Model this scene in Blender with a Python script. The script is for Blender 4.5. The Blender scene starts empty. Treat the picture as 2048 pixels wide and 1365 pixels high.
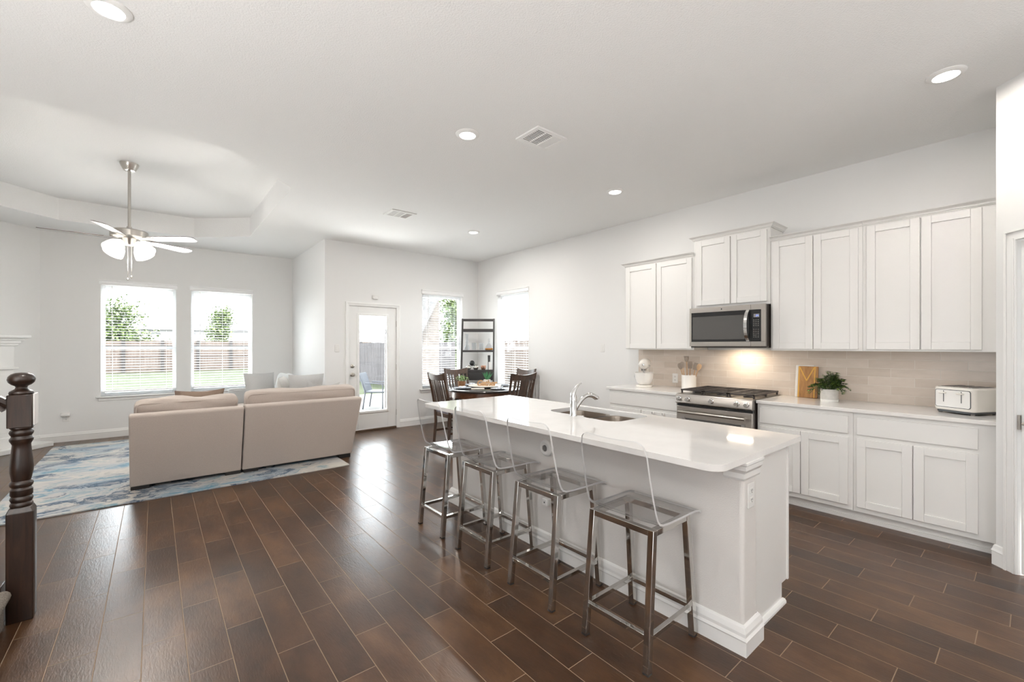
import bpy, math, random
from math import sin, cos, pi, radians, sqrt
from mathutils import Vector, Matrix, Euler

random.seed(7)
SC = bpy.context.scene
COL = SC.collection

# ------------------------------------------------------------------ camera
FPX = 867.0
cam_d = bpy.data.cameras.new('camera')
cam_d.sensor_width = 36.0
cam_d.lens = FPX / 2048.0 * 36.0
cam_d.shift_y = 9.9 / 2048.0
cam_d.clip_start = 0.05
cam_d.clip_end = 300
cam = bpy.data.objects.new('camera', cam_d)
COL.objects.link(cam)
cam.location = (0, 0, 1.417)
cam.rotation_euler = (radians(90), 0, radians(-39.5))
SC.camera = cam

# ------------------------------------------------------------------ world, sun, exposure
w = bpy.data.worlds.new('sky')
SC.world = w
w.use_nodes = True
wn = w.node_tree.nodes
wn['Background'].inputs['Color'].default_value = (0.90, 0.95, 1.0, 1)
wn['Background'].inputs['Strength'].default_value = 13.0
SC.view_settings.view_transform = 'Standard'
SC.view_settings.look = 'None'
SC.view_settings.gamma = 1.0
SC.view_settings.exposure = 0.24
SC.view_settings.use_curve_mapping = False
cy = SC.cycles
cy.use_denoising = True
cy.max_bounces = 10
cy.diffuse_bounces = 6
cy.glossy_bounces = 5
cy.transmission_bounces = 8
cy.transparent_max_bounces = 24
cy.caustics_refractive = False
cy.caustics_reflective = False
cy.sample_clamp_indirect = 6.0

def lamp(name, kind, loc, energy, color=(1, 1, 1), rot=(0, 0, 0), size=None, size_y=None, shape=None, angle=None, portal=False):
    d = bpy.data.lights.new(name, kind)
    d.energy = energy
    d.color = color
    if kind == 'AREA':
        d.shape = shape or 'RECTANGLE'
        d.size = size
        if size_y:
            d.size_y = size_y
        d.cycles.is_portal = portal
    elif size is not None and kind == 'POINT':
        d.shadow_soft_size = size
    if angle is not None:
        d.angle = angle
    o = bpy.data.objects.new(name, d)
    COL.objects.link(o)
    o.location = loc
    o.rotation_euler = rot
    return o

SUN = lamp('sun', 'SUN', (0, 0, 30), 11.0, (1.0, 0.96, 0.9), (0, 0, 0), angle=radians(1.0))
SUN.rotation_euler = Vector((-0.35, 0.75, -1.0)).to_track_quat('-Z', 'Y').to_euler()
# fill light at big unseen windows added behind the camera: one in the front wall, two in the left wall
ADDED_REAR_WIN = [(-1.9, 0.2), (0.8, 2.9)]
SIDE_WIN = [(-3.4, -1.4), (-0.9, 1.4)]
# (window_fill: added lamps in the openings; ceiling_fill: added lamps outside facing up, to brighten the ceiling)
for i, (a, b) in enumerate(ADDED_REAR_WIN):
    lamp('window_fill', 'AREA', ((a + b) / 2, -4.07, 1.45), 7, (0.97, 0.985, 1.0), (radians(90), 0, 0), size=b - a, size_y=2.3)
    lamp('ceiling_fill', 'AREA', ((a + b) / 2, -4.62, -0.05), 325, (1.0, 0.985, 0.96), (radians(180), 0, 0), size=2.2, size_y=0.85)
for i, (a, b) in enumerate(SIDE_WIN):
    lamp('window_fill', 'AREA', (-2.67, (a + b) / 2, 1.45), 44, (0.97, 0.985, 1.0), (radians(90), 0, radians(-90)), size=b - a, size_y=2.3)
    lamp('ceiling_fill', 'AREA', (-3.24, (a + b) / 2, -0.05), 425, (1.0, 0.985, 0.96), (radians(180), 0, radians(-90)), size=2.2, size_y=0.85)
for (x, y, sx, sy, e) in ((0.37, 10.9, 3.0, 2.6, 1500), (3.3, 8.02, 2.0, 1.0, 250), (6.1, 6.0, 1.6, 1.6, 330)):  # added up-facing lamps outside the visible windows, brightening the ceiling near them
    lamp('ceiling_fill', 'AREA', (x, y, -0.09), e, (1.0, 0.995, 0.98), (radians(180), 0, 0), size=sx, size_y=sy)
# sky portals of the windows in view
for (cx, cyy, cz, sx, sz, rz) in ((-0.18, 9.26, 1.5, 0.9, 1.7, 180), (0.925, 9.26, 1.5, 0.9, 1.7, 180), (4.16, 7.2, 1.5, 0.85, 1.7, 180),
                                  (2.83, 7.2, 1.1, 0.5, 1.6, 180), (5.07, 6.0, 1.5, 0.86, 1.7, 90)):
    lamp('window_portal', 'AREA', (cx, cyy, cz), 1, rot=(radians(90), 0, radians(rz)), size=sx, size_y=sz, portal=True)

# ------------------------------------------------------------------ mesh builder
class MB:
    def __init__(s):
        s.v = []; s.f = []; s.m = []; s.mi = 0
    def add(s, vs, fs):
        b = len(s.v)
        s.v += [tuple(p) for p in vs]
        s.f += [tuple(b + i for i in f) for f in fs]
        s.m += [s.mi] * len(fs)
        return s
    def box(s, x0, x1, y0, y1, z0, z1):
        if x0 > x1: x0, x1 = x1, x0
        if y0 > y1: y0, y1 = y1, y0
        if z0 > z1: z0, z1 = z1, z0
        return s.add([(x0, y0, z0), (x1, y0, z0), (x1, y1, z0), (x0, y1, z0), (x0, y0, z1), (x1, y0, z1), (x1, y1, z1), (x0, y1, z1)],
                     [(0, 3, 2, 1), (4, 5, 6, 7), (0, 1, 5, 4), (1, 2, 6, 5), (2, 3, 7, 6), (3, 0, 4, 7)])
    def bar(s, p, q, w, h=None, up=(0, 0, 1), w2=None, h2=None):
        """square bar from p to q; w across, h along up"""
        h = h or w; w2 = w2 or w; h2 = h2 or h
        p = Vector(p); q = Vector(q); d = (q - p).normalized(); u = Vector(up)
        if abs(d.dot(u)) > 0.98: u = Vector((1, 0, 0))
        a = d.cross(u).normalized(); b = a.cross(d).normalized()
        vs = []
        for c, ww, hh in ((p, w, h), (q, w2, h2)):
            for i, j in ((-1, -1), (1, -1), (1, 1), (-1, 1)):
                vs.append(c + a * i * ww / 2 + b * j * hh / 2)
        return s.add(vs, [(3, 2, 1, 0), (4, 5, 6, 7), (0, 1, 5, 4), (1, 2, 6, 5), (2, 3, 7, 6), (3, 0, 4, 7)])
    def tube(s, pts, r, n=10, closed=False):
        P = [Vector(p) for p in pts]; N = len(P)
        R = r if isinstance(r, (list, tuple)) else [r] * N
        up = None; vs = []
        for i in range(N):
            if closed: t = P[(i + 1) % N] - P[i - 1]
            else: t = P[min(i + 1, N - 1)] - P[max(i - 1, 0)]
            t.normalize()
            if up is None:
                up = Vector((0, 0, 1)) if abs(t.z) < 0.9 else Vector((1, 0, 0))
            a = t.cross(up).normalized(); up = a.cross(t).normalized()
            for k in range(n):
                g = 2 * pi * k / n
                vs.append(P[i] + (a * cos(g) + up * sin(g)) * R[i])
        fs = []
        for i in range(N if closed else N - 1):
            for k in range(n):
                j = (i + 1) % N
                fs.append((i * n + k, i * n + (k + 1) % n, j * n + (k + 1) % n, j * n + k))
        if not closed:
            fs.append(tuple(range(n - 1, -1, -1))); fs.append(tuple((N - 1) * n + k for k in range(n)))
        return s.add(vs, fs)
    def lathe(s, prof, n=24, c=(0, 0, 0), mat=None):
        """profile (r, z) turned about z; mat maps it elsewhere"""
        vs = []; fs = []
        for (r, z) in prof:
            for k in range(n):
                g = 2 * pi * k / n
                vs.append(Vector((r * cos(g), r * sin(g), z)))
        for i in range(len(prof) - 1):
            for k in range(n):
                fs.append((i * n + k, i * n + (k + 1) % n, (i + 1) * n + (k + 1) % n, (i + 1) * n + k))
        if prof[0][0] > 1e-6: fs.append(tuple(range(n - 1, -1, -1)))
        if prof[-1][0] > 1e-6: fs.append(tuple((len(prof) - 1) * n + k for k in range(n)))
        if mat is not None: vs = [mat @ v for v in vs]
        vs = [v + Vector(c) for v in vs]
        return s.add(vs, fs)
    def prism(s, poly, z0, z1, mat=None):
        n = len(poly)
        vs = [Vector((x, y, z0)) for x, y in poly] + [Vector((x, y, z1)) for x, y in poly]
        if mat is not None: vs = [mat @ v for v in vs]
        fs = [tuple(range(n - 1, -1, -1)), tuple(range(n, 2 * n))]
        for i in range(n):
            j = (i + 1) % n
            fs.append((i, j, n + j, n + i))
        return s.add(vs, fs)
    def rbox(s, c, size, r, n=10, bulge=(0, 0, 0), mat=None, wob=0.0, seed=0):
        """soft rounded box"""
        hx, hy, hz = size[0] / 2, size[1] / 2, size[2] / 2
        r = min(r, hx, hy, hz)
        rd = random.Random(seed); ph = [rd.uniform(0, 6) for _ in range(6)]
        idx = {}; vs = []; fs = []
        def pt(i, j, k):
            key = (i, j, k)
            if key in idx: return idx[key]
            def cm(t): return (2 * t / n - 1)
            u, v, w_ = cm(i), cm(j), cm(k)
            p = Vector((u * hx, v * hy, w_ * hz))
            q = Vector((max(-hx + r, min(hx - r, p.x)), max(-hy + r, min(hy - r, p.y)), max(-hz + r, min(hz - r, p.z))))
            d = p - q
            if d.length > 1e-9: p = q + d.normalized() * min(r, d.length if max(abs(u), abs(v), abs(w_)) < 1 else r)
            p.x += bulge[0] * u * (1 - v * v) * (1 - w_ * w_)
            p.y += bulge[1] * v * (1 - u * u) * (1 - w_ * w_)
            p.z += bulge[2] * w_ * (1 - u * u) * (1 - v * v)
            if wob:
                p.z += wob * sin(9 * u + ph[0] + 3 * v) * 0.6 + wob * sin(5 * u + ph[1])
                p.y += wob * sin(7 * w_ + ph[2] + 4 * u)
            if mat is not None: p = mat @ p
            idx[key] = len(vs); vs.append(p + Vector(c)); return idx[key]
        for a in range(n):
            for b in range(n):
                fs.append((pt(a, b, 0), pt(a, b + 1, 0), pt(a + 1, b + 1, 0), pt(a + 1, b, 0)))
                fs.append((pt(a, b, n), pt(a + 1, b, n), pt(a + 1, b + 1, n), pt(a, b + 1, n)))
                fs.append((pt(a, 0, b), pt(a + 1, 0, b), pt(a + 1, 0, b + 1), pt(a, 0, b + 1)))
                fs.append((pt(a, n, b), pt(a, n, b + 1), pt(a + 1, n, b + 1), pt(a + 1, n, b)))
                fs.append((pt(0, a, b), pt(0, a, b + 1), pt(0, a + 1, b + 1), pt(0, a + 1, b)))
                fs.append((pt(n, a, b), pt(n, a + 1, b), pt(n, a + 1, b + 1), pt(n, a, b + 1)))
        return s.add(vs, fs)
    def pillow(s, c, w_, h, th, mat, n=14, seed=1):
        """throw pillow: w along x, h along z, thickness along y, pinched corners"""
        rd = random.Random(seed); a1 = rd.uniform(0, 6); a2 = rd.uniform(0, 6)
        vs = []; fs = []
        for side in (-1, 1):
            b = len(vs)
            for i in range(n + 1):
                for j in range(n + 1):
                    u = 2 * i / n - 1; v = 2 * j / n - 1
                    t = (max(0, 1 - abs(u) ** 2.6) * max(0, 1 - abs(v) ** 2.6)) ** 0.55
                    px = u * w_ / 2 * (1 - 0.07 * (1 - v * v)); pz = v * h / 2 * (1 - 0.07 * (1 - u * u))
                    py = side * (th / 2 * t + 0.006 * sin(6 * u + a1 + 3 * v) * t) + 0.012 * sin(2.5 * u + a2)
                    vs.append(mat @ Vector((px, py, pz)) + Vector(c))
            for i in range(n):
                for j in range(n):
                    q = [b + i * (n + 1) + j, b + (i + 1) * (n + 1) + j, b + (i + 1) * (n + 1) + j + 1, b + i * (n + 1) + j + 1]
                    fs.append(tuple(q if side < 0 else q[::-1]))
        return s.add(vs, fs)
    def sweep(s, prof, path, closed=False):
        """profile (out, up) carried along a horizontal path of (x, y); out is to the right of travel"""
        P = [Vector((x, y)) for x, y in path]; N = len(P); n = len(prof); vs = []
        for i in range(N):
            if closed: a = (P[i] - P[i - 1]).normalized(); b = (P[(i + 1) % N] - P[i]).normalized()
            else:
                a = (P[i] - P[i - 1]).normalized() if i > 0 else (P[1] - P[0]).normalized()
                b = (P[i + 1] - P[i]).normalized() if i < N - 1 else a
            na = Vector((a.y, -a.x)); nb = Vector((b.y, -b.x)); m = (na + nb)
            m = m / max(0.2, m.length_squared) * 2
            for (o, z) in prof:
                vs.append((P[i].x + m.x * o, P[i].y + m.y * o, z))
        fs = []
        for i in range(N if closed else N - 1):
            j = (i + 1) % N
            for k in range(n):
                l = (k + 1) % n
                fs.append((i * n + k, j * n + k, j * n + l, i * n + l))
        if not closed:
            fs.append(tuple(range(n))); fs.append(tuple((N - 1) * n + k for k in range(n - 1, -1, -1)))
        return s.add(vs, fs)

def smooth_pts(P, n=6):
    P = [Vector(p) for p in P]; out = []
    for i in range(len(P) - 1):
        a, b, c, d = P[max(i - 1, 0)], P[i], P[i + 1], P[min(i + 2, len(P) - 1)]
        for k in range(n):
            t = k / n; out.append(0.5 * ((2 * b) + (c - a) * t + (2 * a - 5 * b + 4 * c - d) * t * t + (3 * b - a - 3 * c + d) * t ** 3))
    return out + [P[-1]]
def stube(mb, pts, r, n=14, k=6):
    rs = smooth_pts([(x, 0, 0) for x in r], k); return mb.tube(smooth_pts(pts, k), [v.x for v in rs], n)

def xf(loc=(0, 0, 0), rz=0, rx=0, ry=0):
    return Matrix.Translation(Vector(loc)) @ Euler((rx, ry, rz)).to_matrix().to_4x4()

def thing(name, label=None, cat=None, loc=(0, 0, 0), rz=0, group=None, kind=None):
    o = bpy.data.objects.new(name, None)
    o.empty_display_size = 0.1
    COL.objects.link(o)
    o.location = loc
    o.rotation_euler = (0, 0, rz)
    if label: o['label'] = label
    if cat: o['category'] = cat
    if group: o['group'] = group
    if kind: o['kind'] = kind
    return o

def obj(name, mb, mat, parent=None, bevel=0, seg=2, smooth=False, world=False, label=None, cat=None, group=None, kind=None, sharp=35):
    """link one mesh object; world=True: the builder holds world coordinates"""
    me = bpy.data.meshes.new(name)
    vs = mb.v
    if world and parent is not None:
        root = parent
        while root.parent: root = root.parent
        M = xf(root.location, root.rotation_euler.z).inverted()
        vs = [tuple(M @ Vector(p)) for p in vs]
    me.from_pydata(vs, [], mb.f)
    mats = mat if isinstance(mat, (list, tuple)) else [mat]
    for m in mats: me.materials.append(m)
    if len(mats) > 1: me.polygons.foreach_set('material_index', mb.m)
    if smooth:
        me.shade_smooth()
        if sharp: me.set_sharp_from_angle(angle=radians(sharp))
    me.update()
    o = bpy.data.objects.new(name, me)
    COL.objects.link(o)
    if parent is not None: o.parent = parent
    if bevel:
        b = o.modifiers.new('bevel', 'BEVEL')
        b.width = bevel; b.segments = seg; b.limit_method = 'ANGLE'; b.angle_limit = radians(40)
        b.harden_normals = False
        if not smooth: me.shade_smooth(); me.set_sharp_from_angle(angle=radians(60))
    for k, v in (('label', label), ('category', cat), ('group', group), ('kind', kind)):
        if v: o[k] = v
    return o

def copy_tree(o, parent=None):
    c = o.copy(); COL.objects.link(c)
    if parent is not None: c.parent = parent
    for ch in [x for x in bpy.data.objects if x.parent == o]:
        copy_tree(ch, c)
    return c

def plate(outer, holes, z0, z1):
    """flat slab with holes -> MB"""
    import bmesh
    bm = bmesh.new(); edges = []
    for loop in [outer] + holes:
        vv = [bm.verts.new((x, y, z1)) for x, y in loop]
        for i in range(len(vv)): edges.append(bm.edges.new((vv[i], vv[(i + 1) % len(vv)])))
    bmesh.ops.triangle_fill(bm, edges=edges, use_beauty=True, use_dissolve=False)
    bm.verts.index_update()
    mb = MB(); vs = [v.co.copy() for v in bm.verts]; n = len(vs)
    top = []
    for f in bm.faces:
        ids = [v.index for v in f.verts]
        if f.normal.z < 0: ids.reverse()
        top.append(tuple(ids))
    bot = [tuple(n + i for i in reversed(t)) for t in top]
    sides = []; b = 0
    for loop in [outer] + holes:
        m = len(loop)
        for i in range(m):
            j = (i + 1) % m
            sides.append((b + i, n + b + i, n + b + j, b + j))
        b += m
    mb.add(vs + [Vector((v.x, v.y, z0)) for v in vs], top + bot + sides)
    bm.free()
    return mb

def rrect(x0, x1, y0, y1, r, n=6):
    rs = r if isinstance(r, (list, tuple)) else [r] * 4
    out = []
    for (cx, cyy, a0, q) in ((x0, y0, 180, 0), (x1, y0, 270, 1), (x1, y1, 0, 2), (x0, y1, 90, 3)):
        rr = rs[q]
        ox = cx + (rr if cx == x0 else -rr); oy = cyy + (rr if cyy == y0 else -rr)
        if rr < 1e-6: out.append((cx, cyy)); continue
        for i in range(n + 1):
            a = radians(a0 + 90 * i / n)
            out.append((ox + rr * cos(a), oy + rr * sin(a)))
    return out

# ------------------------------------------------------------------ materials
class NT:
    def __init__(s, name):
        s.mat = bpy.data.materials.new(name); s.mat.use_nodes = True
        s.t = s.mat.node_tree; s.b = s.t.nodes['Principled BSDF']; s.out = s.t.nodes['Material Output']
    def n(s, typ, **kw):
        x = s.t.nodes.new(typ)
        for k, v in kw.items():
            if k.startswith('i_'): x.inputs[k[2:].replace('_', ' ')].default_value = v
            else: setattr(x, k, v)
        return x
    def l(s, a, b): s.t.links.new(a, b)
    def m(s, op, a, b=None, c=None):
        x = s.t.nodes.new('ShaderNodeMath'); x.operation = op
        for i, v in enumerate((a, b, c)):
            if v is None: continue
            if isinstance(v, (int, float)): x.inputs[i].default_value = v
            else: s.l(v, x.inputs[i])
        return x.outputs[0]
    def ramp(s, fac, stops):
        x = s.t.nodes.new('ShaderNodeValToRGB'); e = x.color_ramp.elements
        while len(e) < len(stops): e.new(0.5)
        for i, (p, c) in enumerate(stops):
            e[i].position = p; e[i].color = (*c, 1) if len(c) == 3 else c
        s.l(fac, x.inputs[0]); return x.outputs[0]
    def mix(s, fac, a, b, mode='MIX'):
        x = s.t.nodes.new('ShaderNodeMix'); x.data_type = 'RGBA'; x.blend_type = mode
        for i, v in ((0, fac), (6, a), (7, b)):
            if isinstance(v, (int, float)): x.inputs[i].default_value = v
            elif isinstance(v, tuple): x.inputs[i].default_value = (*v, 1)
            else: s.l(v, x.inputs[i])
        return x.outputs[2]
    def bump(s, h, strength=0.2, dist=0.01):
        x = s.t.nodes.new('ShaderNodeBump'); x.inputs['Strength'].default_value = strength; x.inputs['Distance'].default_value = dist
        s.l(h, x.inputs['Height']); s.l(x.outputs[0], s.b.inputs['Normal'])
    def noise(s, scale, detail=3, rough=0.5, vec=None, dist=0.0):
        x = s.n('ShaderNodeTexNoise'); x.inputs['Scale'].default_value = scale; x.inputs['Detail'].default_value = detail
        x.inputs['Roughness'].default_value = rough; x.inputs['Distortion'].default_value = dist
        if vec is not None: s.l(vec, x.inputs['Vector'])
        return x
    def obj(s): return s.n('ShaderNodeTexCoord').outputs['Object']
    def scaled(s, sc, vec=None):
        x = s.n('ShaderNodeMapping'); x.inputs['Scale'].default_value = sc
        s.l(vec or s.obj(), x.inputs['Vector']); return x.outputs[0]

def pm(name, col, rough=0.5, metal=0.0, spec=0.5, bump=None, var=None, coat=0.0, emit=None, es=0):
    """plain principled material; bump=(scale,strength,dist); var=(scale,amount) colour mottling"""
    N = NT(name); b = N.b
    b.inputs['Base Color'].default_value = (*col, 1); b.inputs['Roughness'].default_value = rough
    b.inputs['Metallic'].default_value = metal; b.inputs['Specular IOR Level'].default_value = spec
    b.inputs['Coat Weight'].default_value = coat
    if emit: b.inputs['Emission Color'].default_value = (*emit, 1); b.inputs['Emission Strength'].default_value = es
    if var:
        nz = N.noise(var[0], 4, 0.55, N.obj())
        lo = tuple(c * (1 - var[1]) for c in col); hi = tuple(min(1, c * (1 + var[1])) for c in col)
        N.l(N.ramp(nz.outputs['Fac'], [(0.3, lo), (0.7, hi)]), b.inputs['Base Color'])
    if bump:
        nz = N.noise(bump[0], 4, 0.6, N.obj()); N.bump(nz.outputs['Fac'], bump[1], bump[2])
    return N.mat

def clear(name, tint=(1, 1, 1), ior=1.45, rough=0.0, haze=0.0):
    """thin clear sheet: see-through with a fresnel reflection"""
    N = NT(name); t = N.t
    t.nodes.remove(N.b)
    tr = N.n('ShaderNodeBsdfTransparent'); tr.inputs[0].default_value = (*tint, 1)
    gl = N.n('ShaderNodeBsdfGlossy'); gl.inputs['Roughness'].default_value = rough
    f0 = ((ior - 1) / (ior + 1)) ** 2
    lw = N.n('ShaderNodeLayerWeight'); lw.inputs['Blend'].default_value = 0.5
    fr = N.m('ADD', N.m('MULTIPLY', N.m('POWER', lw.outputs['Facing'], 5.0), 1 - f0), f0)   # the same on both faces of the sheet
    mx = N.n('ShaderNodeMixShader')
    N.l(fr, mx.inputs[0]); N.l(tr.outputs[0], mx.inputs[1]); N.l(gl.outputs[0], mx.inputs[2])
    last = mx
    if haze:
        df = N.n('ShaderNodeBsdfDiffuse'); df.inputs[0].default_value = (0.9, 0.9, 0.9, 1)
        m2 = N.n('ShaderNodeMixShader'); m2.inputs[0].default_value = haze
        N.l(mx.outputs[0], m2.inputs[1]); N.l(df.outputs[0], m2.inputs[2]); last = m2
    N.l(last.outputs[0], N.out.inputs['Surface'])
    return N.mat

def wood(name, c0, c1, rough=0.35, axis='Z', scale=14, coat=0.2):
    N = NT(name)
    sc = {'Z': (scale, scale, scale * 0.09), 'X': (scale * 0.09, scale, scale), 'Y': (scale, scale * 0.09, scale)}[axis]
    v = N.scaled(sc)
    nz = N.noise(1.0, 5, 0.65, v, 1.2)
    N.l(N.ramp(nz.outputs['Fac'], [(0.3, c0), (0.7, c1)]), N.b.inputs['Base Color'])
    N.b.inputs['Roughness'].default_value = rough; N.b.inputs['Coat Weight'].default_value = coat; N.b.inputs['Coat Roughness'].default_value = 0.15
    N.bump(nz.outputs['Fac'], 0.12, 0.003)
    return N.mat

def floor_mat():
    N = NT('wood_look_tile')
    xyz = N.n('ShaderNodeSeparateXYZ'); N.l(N.obj(), xyz.inputs[0])
    X, Y = xyz.outputs[0], xyz.outputs[1]
    rx = N.m('DIVIDE', N.m('ADD', X, 0.0455), 0.1605)
    row = N.m('FLOOR', rx); fx = N.m('SUBTRACT', rx, row)
    u = N.m('DIVIDE', N.m('SUBTRACT', N.m('SUBTRACT', Y, 2.68), N.m('MULTIPLY', row, 0.2555)), 0.612)
    iu = N.m('FLOOR', u); fu = N.m('SUBTRACT', u, iu)
    dx = N.m('MULTIPLY', N.m('MINIMUM', fx, N.m('SUBTRACT', 1.0, fx)), 0.1605)
    dy = N.m('MULTIPLY', N.m('MINIMUM', fu, N.m('SUBTRACT', 1.0, fu)), 0.612)
    d = N.m('MINIMUM', dx, dy)
    mr = N.n('ShaderNodeMapRange'); mr.inputs['From Min'].default_value = 0.0009; mr.inputs['From Max'].default_value = 0.0022
    N.l(d, mr.inputs['Value']); tile = mr.outputs[0]
    cmb = N.n('ShaderNodeCombineXYZ'); N.l(row, cmb.inputs[0]); N.l(iu, cmb.inputs[1])
    wn_ = N.n('ShaderNodeTexWhiteNoise', noise_dimensions='2D'); N.l(cmb.outputs[0], wn_.inputs['Vector'])
    off = N.n('ShaderNodeVectorMath', operation='MULTIPLY_ADD')
    N.l(wn_.outputs['Color'], off.inputs[0]); off.inputs[1].default_value = (7, 7, 7)
    mp = N.scaled((9, 3.0, 1)); N.l(mp, off.inputs[2])
    grain = N.noise(1.0, 8, 0.68, off.outputs[0], 0.0)
    blot = N.noise(1.0, 3, 0.5, N.scaled((4, 3, 1)), 0.0)
    g = N.m('ADD', N.m('MULTIPLY', grain.outputs['Fac'], 0.50), N.m('ADD', N.m('MULTIPLY', blot.outputs['Fac'], 0.30), N.m('MULTIPLY', wn_.outputs['Value'], 0.16)))
    col = N.ramp(g, [(0.33, (0.026, 0.0115, 0.005)), (0.49, (0.056, 0.025, 0.0105)), (0.66, (0.110, 0.053, 0.022))])
    N.l(N.mix(tile, (0.25, 0.175, 0.115), col), N.b.inputs['Base Color'])
    rr = N.m('ADD', N.m('MULTIPLY', grain.outputs['Fac'], 0.10), 0.25)
    N.l(N.m('ADD', N.m('MULTIPLY', rr, tile), N.m('MULTIPLY', N.m('SUBTRACT', 1.0, tile), 0.8)), N.b.inputs['Roughness'])
    fine = N.noise(1.0, 3, 0.6, N.scaled((120, 22, 1)), 0.6)
    h = N.m('ADD', N.m('MULTIPLY', tile, 0.9), N.m('ADD', N.m('MULTIPLY', grain.outputs['Fac'], 0.15), N.m('MULTIPLY', fine.outputs['Fac'], 0.45)))
    N.bump(h, 0.6, 0.0026)
    N.b.inputs['Specular IOR Level'].default_value = 0.42
    return N.mat

def backsplash_mat():
    N = NT('cream_subway_tile')
    xyz = N.n('ShaderNodeSeparateXYZ'); N.l(N.obj(), xyz.inputs[0])
    Y, Z = xyz.outputs[1], xyz.outputs[2]
    rz = N.m('DIVIDE', N.m('SUBTRACT', Z, 0.914), 0.0764)
    row = N.m('FLOOR', rz); fz = N.m('SUBTRACT', rz, row)
    u = N.m('DIVIDE', N.m('SUBTRACT', N.m('SUBTRACT', Y, 1.438), N.m('MULTIPLY', N.m('SUBTRACT', row, 5.0), 0.1555)), 0.311)
    iu = N.m('FLOOR', u); fu = N.m('SUBTRACT', u, iu)
    d = N.m('MINIMUM', N.m('MULTIPLY', N.m('MINIMUM', fz, N.m('SUBTRACT', 1.0, fz)), 0.0764), N.m('MULTIPLY', N.m('MINIMUM', fu, N.m('SUBTRACT', 1.0, fu)), 0.311))
    mr = N.n('ShaderNodeMapRange'); mr.inputs['From Min'].default_value = 0.0008; mr.inputs['From Max'].default_value = 0.002
    N.l(d, mr.inputs['Value'])
    cmb = N.n('ShaderNodeCombineXYZ'); N.l(row, cmb.inputs[0]); N.l(iu, cmb.inputs[1])
    wn_ = N.n('ShaderNodeTexWhiteNoise', noise_dimensions='2D'); N.l(cmb.outputs[0], wn_.inputs['Vector'])
    nz = N.noise(1.0, 4, 0.6, N.scaled((3, 7, 30)))
    g = N.m('ADD', N.m('MULTIPLY', wn_.outputs['Value'], 0.45), N.m('MULTIPLY', nz.outputs['Fac'], 0.55))
    col = N.ramp(g, [(0.15, (0.55, 0.47, 0.40)), (0.85, (0.69, 0.61, 0.54))])
    N.l(N.mix(mr.outputs[0], (0.72, 0.68, 0.62), col), N.b.inputs['Base Color'])
    N.b.inputs['Roughness'].default_value = 0.22
    N.bump(N.m('ADD', mr.outputs[0], N.m('MULTIPLY', nz.outputs['Fac'], 0.25)), 0.4, 0.002)
    return N.mat

def rug_mat():
    N = NT('abstract_rug')
    v = N.scaled((0.95, 1.35, 1))
    wp = N.noise(1.6, 5, 0.6, v)
    add = N.n('ShaderNodeVectorMath', operation='MULTIPLY_ADD'); N.l(wp.outputs['Color'], add.inputs[0]); add.inputs[1].default_value = (0.8, 0.6, 0); N.l(v, add.inputs[2])
    a = N.noise(1.7, 9, 0.64, add.outputs[0], 0.8)
    b = N.noise(2.0, 10, 0.70, add.outputs[0], 1.3)
    c = N.noise(0.9, 3, 0.5, v, 0.5)
    base = N.ramp(a.outputs['Fac'], [(0.30, (0.20, 0.27, 0.33)), (0.41, (0.36, 0.40, 0.44)), (0.50, (0.47, 0.455, 0.44)), (0.62, (0.56, 0.53, 0.48)), (0.75, (0.45, 0.43, 0.41))])
    veins = N.ramp(b.outputs['Fac'], [(0.0, (0, 0, 0)), (0.515, (0, 0, 0)), (0.56, (1, 1, 1)), (0.63, (0.35, 0.35, 0.35)), (0.75, (0.1, 0.1, 0.1))])
    zone = N.ramp(c.outputs['Fac'], [(0.38, (0, 0, 0)), (0.52, (1, 1, 1))])
    c1 = N.mix(N.m('MULTIPLY', N.m('MULTIPLY', veins, zone), 0.95), base, (0.020, 0.060, 0.115))
    teal = N.ramp(b.outputs['Fac'], [(0.36, (1, 1, 1)), (0.46, (0, 0, 0))])
    c2 = N.mix(N.m('MULTIPLY', teal, 0.75), c1, (0.06, 0.22, 0.31))
    N.l(c2, N.b.inputs['Base Color'])
    N.b.inputs['Roughness'].default_value = 0.95; N.b.inputs['Specular IOR Level'].default_value = 0.1
    f = N.noise(420, 2, 0.5, N.obj()); N.bump(f.outputs['Fac'], 0.5, 0.003)
    return N.mat

def fabric(name, col, scale=420, amt=0.10):
    N = NT(name)
    a = N.noise(1.0, 2, 0.5, N.scaled((scale, scale, scale * 0.35))); b = N.noise(1.0, 2, 0.5, N.scaled((scale * 0.35, scale * 0.35, scale)))
    g = N.m('MULTIPLY', N.m('ADD', a.outputs['Fac'], b.outputs['Fac']), 0.5)
    N.l(N.ramp(g, [(0.32, tuple(c * (1 - amt) for c in col)), (0.68, tuple(c * (1 + amt) for c in col))]), N.b.inputs['Base Color'])
    N.b.inputs['Roughness'].default_value = 0.92; N.b.inputs['Specular IOR Level'].default_value = 0.15
    N.b.inputs['Sheen Weight'].default_value = 0.15
    N.bump(g, 0.35, 0.002)
    return N.mat

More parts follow.
